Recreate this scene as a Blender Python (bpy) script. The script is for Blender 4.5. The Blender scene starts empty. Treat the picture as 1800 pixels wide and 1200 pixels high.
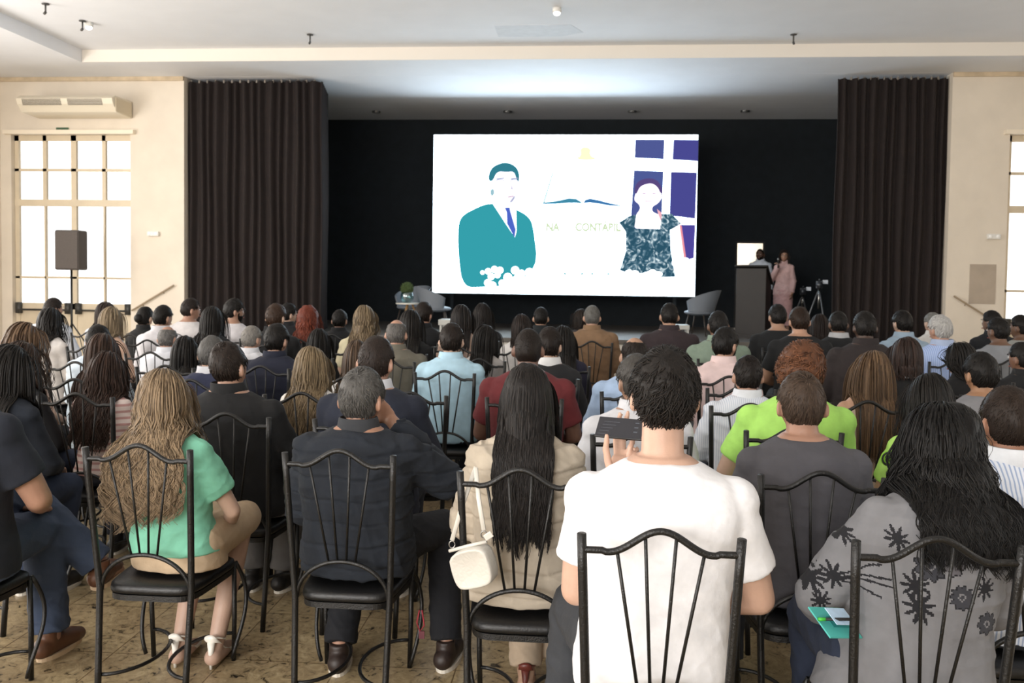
import bpy, math, random
import numpy as np
from mathutils import Matrix, Vector

random.seed(7)
RNG = np.random.default_rng(7)
SC = bpy.context.scene
COL = SC.collection
R = math.radians
A = np.array

# ------------------------------------------------------------------ camera
F_PX, EYE = 1500.0, 1.66
psi, th, ro = R(4.6), R(2.2), R(.77)
fh = A([-math.sin(psi), math.cos(psi), 0]); r0 = A([math.cos(psi), math.sin(psi), 0])
fw = fh*math.cos(th) + A([0, 0, -math.sin(th)]); u0 = np.cross(r0, fw)
rt = r0*math.cos(ro) + u0*math.sin(ro); up = u0*math.cos(ro) - r0*math.sin(ro)
PYC = 542.6
CAM = A([0, 0, EYE])
cd = bpy.data.cameras.new('camera'); co = bpy.data.objects.new('camera', cd); COL.objects.link(co)
m4 = Matrix.Identity(4)
for i in range(3):
    m4[i][0], m4[i][1], m4[i][2], m4[i][3] = rt[i], up[i], -fw[i], CAM[i]
co.matrix_world = m4
cd.sensor_width = 36; cd.lens = 36*F_PX/1800; cd.shift_y = (PYC-600)/1800
cd.clip_start = .05
cd.dof.use_dof = True; cd.dof.focus_distance = 2.6; cd.dof.aperture_fstop = 7
SC.camera = co

def at(px, py, d):                      # point at a depth along the optical axis
    return CAM + (fw + rt*(px-900)/F_PX + up*(PYC-py)/F_PX)*d

# ------------------------------------------------------------------ world, lights, exposure
SC.view_settings.view_transform = 'Standard'; SC.view_settings.look = 'None'
SC.view_settings.gamma = 1; SC.view_settings.use_curve_mapping = False
SC.view_settings.exposure = 0.0
SC.cycles.use_denoising = True
SC.cycles.max_bounces = 8; SC.cycles.diffuse_bounces = 4; SC.cycles.transparent_max_bounces = 8
SC.cycles.sample_clamp_indirect = 6
w = bpy.data.worlds.new('sky'); SC.world = w; w.use_nodes = True
w.node_tree.nodes['Background'].inputs[0].default_value = (.97, .985, 1, 1)
w.node_tree.nodes['Background'].inputs[1].default_value = 2.2

def area(name, loc, aim, sx, sy, power, col=(1, 1, 1)):
    l = bpy.data.lights.new(name, 'AREA'); l.shape = 'RECTANGLE'; l.size = sx; l.size_y = sy
    l.energy = power; l.color = col
    o = bpy.data.objects.new(name, l); COL.objects.link(o); o.location = loc
    o.rotation_euler = (Vector(aim)-Vector(loc)).to_track_quat('-Z', 'Y').to_euler()
    return o
area('assumed_rear_daylight', (-4.6, -5.6, 2.9), (-3.4, 6, 2.4), 9, 2.6, 1180, (1, .985, .97))  # added area light inside the solid back wall, assumed daylight, no window built
area('assumed_left_daylight', (-10.3, 6.6, 2.5), (0, 7.2, 2.3), 11, 2.8, 860, (1, .97, .93))  # assumed daylight from the left: area light before a wall without openings
area('assumed_right_daylight', (9.3, 4.8, 2.5), (0, 6.0, 2.3), 10, 2.8, 260, (.95, .98, 1))  # added for assumed daylight from the right; the wall there is windowless

# ------------------------------------------------------------------ materials
def lin(h):
    h = h.lstrip('#'); v = [int(h[i:i+2], 16)/255 for i in (0, 2, 4)]
    return tuple(c/12.92 if c <= .04045 else ((c+.055)/1.055)**2.4 for c in v)
MATS = {}
def nodes(name):
    m = bpy.data.materials.new(name); m.use_nodes = True
    nt = m.node_tree; return m, nt, nt.nodes['Principled BSDF']
def basic(name, hexc, rough=.6, metal=0, var=.0, scale=8, bump=0, bscale=60, coat=0):
    key = (name, hexc, rough, metal, var, scale, bump, bscale)
    if key in MATS: return MATS[key]
    m, nt, b = nodes(name); c = lin(hexc)
    b.inputs['Base Color'].default_value = (*c, 1); b.inputs['Roughness'].default_value = rough
    b.inputs['Metallic'].default_value = metal
    if coat: b.inputs['Coat Weight'].default_value = coat
    tc = nt.nodes.new('ShaderNodeTexCoord')
    if var:
        n = nt.nodes.new('ShaderNodeTexNoise'); n.inputs['Scale'].default_value = scale; n.inputs['Detail'].default_value = 4
        nt.links.new(tc.outputs['Object'], n.inputs['Vector'])
        r = nt.nodes.new('ShaderNodeValToRGB')
        r.color_ramp.elements[0].position = .3; r.color_ramp.elements[1].position = .7
        r.color_ramp.elements[0].color = (*[x*(1-var) for x in c], 1)
        r.color_ramp.elements[1].color = (*[min(1, x*(1+var)) for x in c], 1)
        nt.links.new(n.outputs['Fac'], r.inputs[0]); nt.links.new(r.outputs[0], b.inputs['Base Color'])
    if bump:
        n2 = nt.nodes.new('ShaderNodeTexNoise'); n2.inputs['Scale'].default_value = bscale; n2.inputs['Detail'].default_value = 3
        nt.links.new(tc.outputs['Object'], n2.inputs['Vector'])
        bp = nt.nodes.new('ShaderNodeBump'); bp.inputs['Strength'].default_value = bump; bp.inputs['Distance'].default_value = .01
        nt.links.new(n2.outputs['Fac'], bp.inputs['Height']); nt.links.new(bp.outputs[0], b.inputs['Normal'])
    MATS[key] = m; return m
def tone(h, sat=.82, k=.80):
    c = lin(h); l = .2126*c[0]+.7152*c[1]+.0722*c[2]
    if l > .55: k = .93
    c = [max(0, (l+(x-l)*sat)*k) for x in c]
    return ''.join('%02x' % round(255*(12.92*x if x <= .0031308 else 1.055*x**(1/2.4)-.055)) for x in c)
def cloth(h): return basic('fabric', tone(h), .9, 0, .10, 14, .35, 22)
def skin(h):
    v = [int(h[i:i+2], 16) for i in (0, 2, 4)]; g = sum(v)/3; h = ''.join('%02x' % int(.93*(g+(c-g)*.74)) for c in v)
    return basic('skin', h, .5, 0, .07, 12, .08, 120)
def stripes(h1, h2, freq, horiz=False):
    key = ('stripe', h1, h2, freq)
    if key in MATS: return MATS[key]
    m, nt, b = nodes('striped_fabric'); b.inputs['Roughness'].default_value = .85
    tc = nt.nodes.new('ShaderNodeTexCoord'); wv = nt.nodes.new('ShaderNodeTexWave')
    wv.inputs['Scale'].default_value = freq; wv.bands_direction = 'Z' if horiz else 'X'
    wv.inputs['Distortion'].default_value = .4; wv.inputs['Detail Scale'].default_value = .3
    nt.links.new(tc.outputs['Object'], wv.inputs['Vector'])
    r = nt.nodes.new('ShaderNodeValToRGB')
    r.color_ramp.elements[0].position = .55; r.color_ramp.elements[0].color = (*lin(h1), 1)
    r.color_ramp.elements[1].position = .8; r.color_ramp.elements[1].color = (*lin(h2), 1)
    nt.links.new(wv.outputs['Fac'], r.inputs[0]); nt.links.new(r.outputs[0], b.inputs['Base Color'])
    MATS[key] = m; return m
def hairmat(dark, light=None, rough=.5, spread=1.0):
    key = ('hair', dark, light, rough)
    if key in MATS: return MATS[key]
    dark = tone(dark, .85, .42); light = tone(light, .82, .56) if light else None
    m, nt, b = nodes('hair'); d = lin(dark); l = lin(light) if light else tuple(min(1, x*1.9+.004) for x in d)
    b.inputs['Roughness'].default_value = rough; b.inputs['Specular IOR Level'].default_value = .2
    g = nt.nodes.new('ShaderNodeNewGeometry'); tc = nt.nodes.new('ShaderNodeTexCoord')
    mp = nt.nodes.new('ShaderNodeMapping'); mp.inputs['Scale'].default_value = (70, 70, 6)
    n = nt.nodes.new('ShaderNodeTexNoise'); n.inputs['Scale'].default_value = 1.6; n.inputs['Detail'].default_value = 5
    nt.links.new(tc.outputs['Object'], mp.inputs[0]); nt.links.new(mp.outputs[0], n.inputs['Vector'])
    mx = nt.nodes.new('ShaderNodeMath'); mx.operation = 'MULTIPLY_ADD'; mx.inputs[1].default_value = .55
    nt.links.new(g.outputs['Random Per Island'], mx.inputs[0])
    m2 = nt.nodes.new('ShaderNodeMath'); m2.operation = 'MULTIPLY'; m2.inputs[1].default_value = .55
    nt.links.new(n.outputs['Fac'], m2.inputs[0]); nt.links.new(m2.outputs[0], mx.inputs[2])
    r = nt.nodes.new('ShaderNodeValToRGB')
    r.color_ramp.elements[0].position = .12; r.color_ramp.elements[0].color = (*d, 1)
    r.color_ramp.elements[1].position = .92; r.color_ramp.elements[1].color = (*l, 1)
    nt.links.new(mx.outputs[0], r.inputs[0]); nt.links.new(r.outputs[0], b.inputs['Base Color'])
    bp = nt.nodes.new('ShaderNodeBump'); bp.inputs['Strength'].default_value = .45; bp.inputs['Distance'].default_value = .006
    nt.links.new(n.outputs['Fac'], bp.inputs['Height']); nt.links.new(bp.outputs[0], b.inputs['Normal'])
    MATS[key] = m; return m
def emit(name, hexc, strength):
    key = ('emit', hexc, strength)
    if key in MATS: return MATS[key]
    m = bpy.data.materials.new(name); m.use_nodes = True; nt = m.node_tree; nt.nodes.clear()
    e = nt.nodes.new('ShaderNodeEmission'); e.inputs[0].default_value = (*lin(hexc), 1); e.inputs[1].default_value = strength
    o = nt.nodes.new('ShaderNodeOutputMaterial'); nt.links.new(e.outputs[0], o.inputs[0])
    MATS[key] = m; return m
def glassmat(name, tint=(1, 1, 1), gl=.06):
    m = bpy.data.materials.new(name); m.use_nodes = True; nt = m.node_tree; nt.nodes.clear()
    t = nt.nodes.new('ShaderNodeBsdfTransparent'); t.inputs[0].default_value = (*tint, 1)
    g = nt.nodes.new('ShaderNodeBsdfGlossy'); g.inputs['Roughness'].default_value = .04
    mx = nt.nodes.new('ShaderNodeMixShader'); mx.inputs[0].default_value = gl
    o = nt.nodes.new('ShaderNodeOutputMaterial')
    nt.links.new(t.outputs[0], mx.inputs[1]); nt.links.new(g.outputs[0], mx.inputs[2]); nt.links.new(mx.outputs[0], o.inputs[0])
    return m
def floor_mat():
    m, nt, b = nodes('granite_tiles'); b.inputs['Roughness'].default_value = .28
    tc = nt.nodes.new('ShaderNodeTexCoord')
    n1 = nt.nodes.new('ShaderNodeTexNoise'); n1.inputs['Scale'].default_value = 17; n1.inputs['Detail'].default_value = 8; n1.inputs['Roughness'].default_value = .72
    n1.inputs['Distortion'].default_value = 1.4
    n2 = nt.nodes.new('ShaderNodeTexNoise'); n2.inputs['Scale'].default_value = 3; n2.inputs['Detail'].default_value = 4
    for n in (n1, n2): nt.links.new(tc.outputs['Object'], n.inputs['Vector'])
    r = nt.nodes.new('ShaderNodeValToRGB'); cr = r.color_ramp
    cr.elements[0].position = .37; cr.elements[0].color = (*lin('2e2820'), 1)
    cr.elements[1].position = .72; cr.elements[1].color = (*lin('cdbf9f'), 1)
    e = cr.elements.new(.43); e.color = (*lin('9d8c6e'), 1)
    e = cr.elements.new(.55); e.color = (*lin('b3a180'), 1)
    nt.links.new(n1.outputs['Fac'], r.inputs[0])
    r2 = nt.nodes.new('ShaderNodeValToRGB'); r2.color_ramp.elements[0].color = (.80, .75, .70, 1); r2.color_ramp.elements[1].color = (1, .98, .92, 1)
    r2.color_ramp.elements[0].position = .35; r2.color_ramp.elements[1].position = .65
    nt.links.new(n2.outputs['Fac'], r2.inputs[0])
    mx = nt.nodes.new('ShaderNodeMixRGB'); mx.blend_type = 'MULTIPLY'; mx.inputs[0].default_value = 1
    nt.links.new(r.outputs[0], mx.inputs[1]); nt.links.new(r2.outputs[0], mx.inputs[2])
    bk = nt.nodes.new('ShaderNodeTexBrick'); bk.offset = 0; bk.inputs['Scale'].default_value = 1
    bk.inputs['Brick Width'].default_value = .5; bk.inputs['Row Height'].default_value = .5; bk.inputs['Mortar Size'].default_value = .003
    bk.inputs['Color1'].default_value = (1, 1, 1, 1); bk.inputs['Color2'].default_value = (.9, .9, .9, 1); bk.inputs['Mortar'].default_value = (.35, .3, .25, 1)
    nt.links.new(tc.outputs['Object'], bk.inputs['Vector'])
    m3 = nt.nodes.new('ShaderNodeMixRGB'); m3.blend_type = 'MULTIPLY'; m3.inputs[0].default_value = 1
    nt.links.new(mx.outputs[0], m3.inputs[1]); nt.links.new(bk.outputs['Color'], m3.inputs[2])
    nt.links.new(m3.outputs[0], b.inputs['Base Color']); return m

M_WALL = basic('cream_paint', 'e3d8c8', .8, 0, .035, 3, .1, 30)
M_CEIL = basic('ceiling_paint', 'eceef3', .85, 0, .02, 2)
M_FASCIA = basic('fascia_paint', 'e9e2d8', .8)
M_BLACKDRAPE = basic('black_drape', '181e22', .95, 0, .15, 5, .3, 40)
M_CURTAIN = basic('maroon_velvet', '1b110f', .85, 0, .18, 9, .2, 80)
M_IRON = basic('black_iron', '0d0d0d', .4, 0, .2, 30, .25, 180)
M_VINYL = basic('black_vinyl', '0e0e0f', .45, 0, 0, 8, .15, 90)
M_FRAME = basic('cream_enamel', 'd9cab0', .5, 0, .04, 5)
M_GLASS = glassmat('window_glass')
M_BLACKPL = basic('black_plastic', '1b1b1c', .6, 0, .1, 20)
M_WHITEPL = basic('white_plastic', 'e8e6e0', .5)
M_STEEL = basic('steel', '9a9a98', .3, 1)
M_WOODDK = basic('dark_wood', '18120e', .55, 0, .2, 6)
M_STAGE = basic('stage_boards', '5a5550', .6, 0, .1, 5)
M_SHELL = basic('grey_shell', '6f757d', .5)

# ------------------------------------------------------------------ mesh builder
def norm(v, ax=-1):
    return v/np.maximum(np.linalg.norm(v, axis=ax, keepdims=True), 1e-9)
def rotm(rx=0, ry=0, rz=0):
    return A(Matrix.Rotation(rz, 3, 'Z') @ Matrix.Rotation(ry, 3, 'Y') @ Matrix.Rotation(rx, 3, 'X'))
class MB:
    def __init__(s): s.V = []; s.F = []; s.n = 0
    def add(s, V, F, m=0):
        V = np.asarray(V, float); s.V.append(V); s.F.append((np.asarray(F, int)+s.n, m)); s.n += len(V); return s
    def grid(s, G, caps=(1, 1), m=0, wrap=True):
        G = np.asarray(G, float); K, S = G.shape[:2]; V = G.reshape(-1, 3)
        i = np.arange(K-1)[:, None]*S; j = np.arange(S if wrap else S-1)[None]; j2 = (j+1) % S
        F = np.stack([i+j, i+j2, i+S+j2, i+S+j], -1).reshape(-1, 4)
        s.add(V, F, m)
        base = s.n-len(V)
        for c, k in ((caps[0], 0), (caps[1], K-1)):
            if not c: continue
            ring = base+k*S+np.arange(S); ctr = G[k].mean(0)
            s.V.append(ctr[None]); ci = s.n; s.n += 1
            nx = np.roll(ring, -1)
            T = np.stack([np.full(S, ci), nx, ring] if k == 0 else [np.full(S, ci), ring, nx], -1)
            s.F.append((T, m))
        return s
    def tube(s, P, rad, seg=10, m=0, caps=(1, 1), up=None, sq=1.0, round_=False):
        P = np.asarray(P, float); n = len(P); rad = np.broadcast_to(np.asarray(rad, float), (n,)).copy()
        if round_:
            t0 = norm(P[1]-P[0]); t1 = norm(P[-1]-P[-2])
            ks = A([.98, .8, .45]);
            a = [P[0]-t0*rad[0]*k for k in ks]; ra = [rad[0]*math.sqrt(max(0.02, 1-k*k)) for k in ks]
            b = [P[-1]+t1*rad[-1]*k for k in ks[::-1]]; rb = [rad[-1]*math.sqrt(max(0.02, 1-k*k)) for k in ks[::-1]]
            P = np.vstack([a, P, b]); rad = np.concatenate([ra, rad, rb]); n = len(P)
        T = norm(np.gradient(P, axis=0))
        u = A(up, float) if up is not None else (A([0, 0, 1.]) if abs(T[0][2]) < .9 else A([0, 1., 0]))
        rings = []
        ang = np.arange(seg)/seg*2*math.pi
        for k in range(n):
            x = norm(np.cross(u, T[k])); y = np.cross(T[k], x)
            if up is None: u = y
            rings.append(P[k]+rad[k]*(np.cos(ang)[:, None]*x+np.sin(ang)[:, None]*y*sq))
        return s.grid(rings, caps, m)
    def ell(s, c, r, rm=None, nu=14, nv=9, m=0):
        th_ = np.linspace(-math.pi/2, math.pi/2, nv+2)[1:-1]; ph = np.arange(nu)/nu*2*math.pi
        D = np.stack([np.cos(th_)[:, None]*np.cos(ph), np.cos(th_)[:, None]*np.sin(ph), np.sin(th_)[:, None]+0*ph], -1)*A(r)
        pole = A([[0, 0, -r[2]], [0, 0, r[2]]], float)
        if rm is not None: D = D@rm.T; pole = pole@rm.T
        K, S = nv, nu; V = np.vstack([D.reshape(-1, 3), pole])+A(c)
        i = np.arange(K-1)[:, None]*S; j = np.arange(S)[None]; j2 = (j+1) % S
        b = s.n; s.add(V, np.stack([i+j, i+j2, i+S+j2, i+S+j], -1).reshape(-1, 4), m)
        r_ = np.arange(S); rn = (r_+1) % S
        s.F.append((np.stack([np.full(S, b+K*S), rn+b, r_+b], -1), m))
        s.F.append((np.stack([np.full(S, b+K*S+1), r_+b+(K-1)*S, rn+b+(K-1)*S], -1), m)); return s
    def box(s, c, size, rm=None, m=0):
        h = A(size)/2
        V = A([[x, y, z] for z in (-1, 1) for y in (-1, 1) for x in (-1, 1)], float)*h
        if rm is not None: V = V@rm.T
        return s.add(V+A(c), [[0, 2, 3, 1], [4, 5, 7, 6], [0, 1, 5, 4], [2, 6, 7, 3], [0, 4, 6, 2], [1, 3, 7, 5]], m)
    def prism(s, poly, fn, m=0):       # poly 2-D outline -> fn(pt, side) 3-D
        n = len(poly); V = [fn(p, 0) for p in poly]+[fn(p, 1) for p in poly]
        b = s.n; s.V.append(A(V, float)); s.n += 2*n
        s.F.append((A([[b+i, b+(i+1) % n, b+n+(i+1) % n, b+n+i] for i in range(n)]), m))
        s.F.append((A([[b+n-1-i for i in range(n)]]), m)); s.F.append((A([[b+n+i for i in range(n)]]), m)); return s
    def strands(s, P, rad, seg=4, flat=.6, m=0, ref=None):
        P = np.asarray(P, float); N, T = P.shape[:2]
        tan = norm(np.gradient(P, axis=1))
        ref = norm(RNG.normal(size=(N, 1, 3))+0*tan) if ref is None else norm(norm(ref)+RNG.normal(size=(N, 1, 3))*.12)
        x = norm(np.cross(tan, ref)); y = np.cross(tan, x)
        a = np.arange(seg)/seg*2*math.pi
        G = P[:, :, None]+rad[:, :, None, None]*(np.cos(a)[:, None]*x[:, :, None]+flat*np.sin(a)[:, None]*y[:, :, None])
        V = G.reshape(-1, 3); n_ = np.arange(N)[:, None, None]*T*seg; k = np.arange(T-1)[None, :, None]*seg
        j = np.arange(seg)[None, None]; j2 = (j+1) % seg
        F = np.stack([n_+k+j, n_+k+j2, n_+k+seg+j2, n_+k+seg+j], -1).reshape(-1, 4)
        return s.add(V, F, m)
    def mesh(s, name, mats, smooth=True):
        V = np.vstack(s.V); me = bpy.data.meshes.new(name)
        me.vertices.add(len(V)); me.vertices.foreach_set('co', V.ravel())
        tot = np.concatenate([np.full(len(f), f.shape[1]) for f, _ in s.F]); idx = np.concatenate([f.ravel() for f, _ in s.F])
        mi = np.concatenate([np.full(len(f), m) for f, m in s.F])
        me.loops.add(len(idx)); me.loops.foreach_set('vertex_index', idx)
        me.polygons.add(len(tot)); me.polygons.foreach_set('loop_start', np.concatenate([[0], np.cumsum(tot)[:-1]]))
        me.polygons.foreach_set('material_index', mi); me.polygons.foreach_set('use_smooth', np.full(len(tot), smooth))
        for m in (mats if isinstance(mats, (list, tuple)) else [mats]): me.materials.append(m)
        me.update(calc_edges=True); me.validate(); return me
    def build(s, name, mats, parent=None, smooth=True, bevel=0, loc=None, rz=0):
        o = bpy.data.objects.new(name, s.mesh(name, mats, smooth)); COL.objects.link(o)
        if parent: o.parent = parent
        if loc is not None: o.location = loc
        if rz: o.rotation_euler = (0, 0, rz)
        if bevel:
            b = o.modifiers.new('bevel', 'BEVEL'); b.width = bevel; b.segments = 2; b.limit_method = 'ANGLE'
        return o
def tag(o, label=None, cat=None, group=None, kind=None):
    for k, v in (('label', label), ('category', cat), ('group', group), ('kind', kind)):
        if v: o[k] = v
    return o
def empty(name, loc, rz=0, label=None, cat=None, group=None):
    o = bpy.data.objects.new(name, None); COL.objects.link(o); o.location = loc; o.rotation_euler = (0, 0, rz)
    o.empty_display_size = .1
    return tag(o, label, cat, group)
def copy_tree(o, parent=None):
    c = o.copy(); COL.objects.link(c); c.parent = parent
    for ch in list(o.children): copy_tree(ch, c)
    return c
def struct(name, mb, mat, smooth=False, **k):
    return tag(mb.build(name, mat, None, smooth, **k), kind='structure')

# ------------------------------------------------------------------ the room
XL, XR, YF, YB = -10.55, 9.55, 14.8, -6.0
ZS, ZC = 5.12, 5.33          # soffit and recessed ceiling
struct('floor', MB().box(((XL+XR)/2, (YF+YB)/2, -.05), (XR-XL, YF-YB, .1)), floor_mat())
def wall_with_opening(x0, x1, ox0, ox1, oz0, oz1, y, t=.25):
    mb = MB(); z1 = ZS+.4
    mb.box(((x0+ox0)/2, y+t/2, z1/2), (ox0-x0, t, z1)); mb.box(((ox1+x1)/2, y+t/2, z1/2), (x1-ox1, t, z1))
    mb.box(((ox0+ox1)/2, y+t/2, (oz1+z1)/2), (ox1-ox0, t, z1-oz1))
    if oz0 > 0: mb.box(((ox0+ox1)/2, y+t/2, oz0/2), (ox1-ox0, t, oz0))
    return mb
struct('wall_front_left', wall_with_opening(XL, -7.1, -10.35, -8.1, 0, 4.1, YF), M_WALL)
struct('wall_front_right', wall_with_opening(6.08, XR, 7.02, 9.27, 0, 4.1, YF), M_WALL)
struct('wall_left', MB().box((XL-.1, (YF+YB)/2, 2.8), (.2, YF-YB, 5.6)), M_WALL)
struct('wall_right', MB().box((XR+.1, (YF+YB)/2, 2.8), (.2, YF-YB, 5.6)), M_WALL)
struct('wall_back', MB().box(((XL+XR)/2, YB-.1, 2.8), (XR-XL, .2, 5.6)), M_WALL)
mb = MB()
mb.box(((XL+XR)/2, (YF+YB)/2, ZC+.05), (XR-XL, YF-YB, .1))
struct('ceiling', mb, M_CEIL)
mb = MB(); hz = ZC-ZS
mb.box(((XL-8.35)/2, (YF+YB)/2, ZS+hz/2), (-8.35-XL, YF-YB, hz-.002))
mb.box(((7.4+XR)/2, (YF+YB)/2, ZS+hz/2), (XR-7.4, YF-YB, hz-.002))
struct('trim_soffit_side', mb, M_CEIL)
struct('trim_soffit_front', MB().box((-.475, (13.75+YF)/2, ZS+hz/2), (7.4+8.35, YF-13.75, hz-.002)), M_CEIL)
struct('trim_fascia', MB().box((-.475, 13.74, ZS+hz/2), (7.4+8.35-.01, .016, hz-.004)), M_FASCIA)
for x0, x1 in ((XL, -7.1), (6.08, XR)):
    struct('trim_cornice', MB().box(((x0+x1)/2, YF-.02, ZS-.035), (x1-x0, .04, .07)), basic('old_plaster', 'cbb89c', .9, 0, .15, 6))
# stage house
SX0, SX1, SY = -7.6, 6.6, 19.0
struct('trim_stage_ceiling', MB().box(((SX0+SX1)/2, (YF+SY)/2+.15, ZS+.06), (SX1-SX0, SY-YF+.3, .12)), M_CEIL)
mb = MB(); mb.box(((SX0+SX1)/2, (YF+SY)/2+.2, .56), (SX1-SX0, SY-YF+.8, .08))
struct('floor_stage', mb, M_STAGE)
struct('wall_stage_front', MB().box((-.5, YF-.12, .26), (13.2, .06, .52)), basic('white_paint', 'd5d2cc', .7, 0, .04, 2))
struct('wall_stage_left', MB().box((SX0-.1, (15.06+SY)/2, 2.6), (.2, SY-15.06, 5.3)), M_BLACKDRAPE)
struct('wall_stage_right', MB().box((SX1+.1, (15.06+SY)/2, 2.6), (.2, SY-15.06, 5.3)), M_BLACKDRAPE)
# black backdrop with a lit doorway
DX0, DX1, DZ = 3.34, 3.97, 2.46
mb = MB()
mb.box(((SX0+DX0)/2, SY, (ZS+.6)/2), (DX0-SX0, .06, ZS-.6)); mb.box(((DX1+SX1)/2, SY, (ZS+.6)/2), (SX1-DX1, .06, ZS-.6))
mb.box(((DX0+DX1)/2, SY, (ZS+DZ)/2), (DX1-DX0, .06, ZS-DZ))
struct('wall_stage_back', mb, M_BLACKDRAPE)
mb = MB(); mb.box((3.65, 21.2, 1.7), (4, .1, 2.6)); mb.box((1.6, 20.1, 1.7), (.1, 2.1, 2.6)); mb.box((5.7, 20.1, 1.7), (.1, 2.1, 2.6))
mb.box((3.65, 20.1, 3.0), (4.2, 2.1, .1)); mb.box((3.65, 20.1, .55), (4.2, 2.2, .1))
struct('wall_corridor', mb, basic('corridor_paint', 'e9e0d2', .8))
mb = MB()
for x in (DX0+.02, DX1-.02): mb.box((x, SY-.03, (.6+DZ)/2), (.04, .05, DZ-.6))
mb.box(((DX0+DX1)/2, SY-.03, DZ), (DX1-DX0, .05, .04))
struct('door_1', mb, basic('dark_frame', '22211f', .6))
area('assumed_corridor_lamp', (3.6, 19.9, 2.9), (3.6, 20.6, 1.4), 1.2, .6, 80, (1, .96, .91))  # assumed light source, out of view, brightens the corridor behind the doorway

# glazed doors flanking the stage
def glazed(n, cx):
    W, H_, y = 2.25, 4.1, YF+.12; x0, x1 = cx-W/2, cx+W/2
    root = tag(empty('window_%d' % n, (cx, y, 0)), kind='structure')
    f = MB(); L = lambda x: x-cx
    def bar(xa, xb, za, zb, d=.06): f.box(((L(xa)+L(xb))/2, 0, (za+zb)/2), (xb-xa, d, zb-za))
    bar(x0, x0+.08, 0, H_); bar(x1-.04, x1, 0, H_); bar(x0, x1, H_-.1, H_); bar(x0, x1, 2.82, 2.94, .09)
    bar(cx-.05, cx+.05, 0, H_)
    for q in (-1, 1):
        xm = cx+q*W/4+.01
        bar(xm-.035, xm+.035, 2.94, H_); bar(xm-.015, xm+.015, 1.05, 2.82)
        bar(*(sorted((cx, cx+q*W/2))), 3.45, 3.5); bar(*(sorted((cx, cx+q*W/2))), 1.50, 1.54)
        bar(*(sorted((cx, cx+q*W/2))), .94, 1.05)
        bar(*(sorted((cx, cx+q*W/2))), 0, .15)
    f.build('window_frame', M_FRAME, root, False)
    f = MB(); f.box((0, 0, .55), (W-.1, .03, .82)); f.build('lower_panel', M_FRAME, root, False)
    g = MB(); g.box((0, .01, 2.5), (W-.1, .008, 3.0)); g.build('glass', M_GLASS, root, False)
    for q in (-1, 1):
        b = MB(); b.tube([(q*1.04, -.09, .93), (q*.06, -.09, .93)], .018, 8)
        for x in (q*1.04, q*.1): b.box((x, -.07, .96), (.09, .07, .2))
        b.build('push_bar', basic('dark_metal', '3a3936', .5), root)
    f = MB(); f.box((0, -.16, H_+.035), (W+.2, .12, .07)); f.build('lintel', basic('lintel_paint', 'f2e6d2', .7), root, False)
glazed(1, -9.22); glazed(2, 8.14)

# things on the front wall
def split_ac(cx, z, label):
    r = empty('air_conditioner', (cx, YF-.02, z), 0, label, 'air conditioner', 'wall air conditioners')
    prof = [(0, .16), (-.55, .16), (-.66, .09), (-.62, .0), (-.5, -.12), (-.05, -.14), (0, -.14)]
    MB().prism(prof, lambda p, k: (-.87 if k == 0 else .87, p[0], p[1])).build('casing', basic('ivory_plastic', 'e6dcc8', .45), r, False, bevel=.012)
    g = MB()
    for a, b in ((-.76, -.06), (.06, .68)):
        for i in range(5): g.box(((a+b)/2, -.655+.008*i, .075-.022*i), (b-a, .01, .012), rotm(.4))
    g.build('vent_louvres', basic('dark_vent', '6d655a', .6), r, False)
    e = MB(); e.box((.878, -.3, .0), (.02, .52, .24)); e.build('end_cap', basic('beige_plastic', 'd6c8ae', .5), r, False, bevel=.01)
    b = MB()
    for x in (-.7, .7): b.box((x, -.15, .17), (.06, .3, .02))
    b.build('bracket', M_BLACKPL, r, False)
split_ac(-8.92, 4.52, 'long ivory air conditioner mounted above the left glazed door')
split_ac(8.3, 4.42, 'ivory air conditioner cut off by the right edge of the photo')
def text_mesh(txt, size, mat, parent, loc, rot=(R(90), 0, 0), name='lettering', ext=.002, xs=1.0):
    cu = bpy.data.curves.new(name, 'FONT'); cu.body = txt; cu.size = size; cu.extrude = ext; cu.align_x = 'CENTER'; cu.align_y = 'CENTER'
    cu.offset = .011
    t = bpy.data.objects.new(name, cu); COL.objects.link(t); bpy.context.view_layer.update()
    me = bpy.data.meshes.new_from_object(t.evaluated_get(bpy.context.evaluated_depsgraph_get()))
    bpy.data.objects.remove(t); me.materials.clear(); me.materials.append(mat)
    o = bpy.data.objects.new(name, me); COL.objects.link(o); o.parent = parent; o.location = loc; o.rotation_euler = rot; o.scale = (xs, 1, 1)
    return o
r = empty('exit_sign', (-9.36, YF-.015, 4.17), 0, 'small green sign above the left glazed door', 'sign')
MB().box((0, 0, 0), (.24, .012, .11)).build('sign_plate', basic('sign_pale_green', 'a3a98c', .6), r, False)
MB().box((0, -.008, .03), (.225, .006, .042)).build('sign_band', basic('sign_green', '3f5c45', .6), r, False)
for x, nm in ((-7.66, 'left'), (6.8, 'right')):
    r = empty('emergency_light', (x, YF-.03, 2.33 if x < 0 else 2.42), 0, 'white emergency light box on the wall beside the %s curtain' % nm, 'emergency light')
    MB().box((0, 0, 0), (.21, .06, .085)).build('housing', M_WHITEPL, r, False, bevel=.008)
    l = MB()
    for k in (-.06, .06): l.ell((k, -.03, 0), (.03, .012, .03))
    l.build('lamp_head', basic('lamp_white', 'fbfaf6', .3), r)
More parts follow.
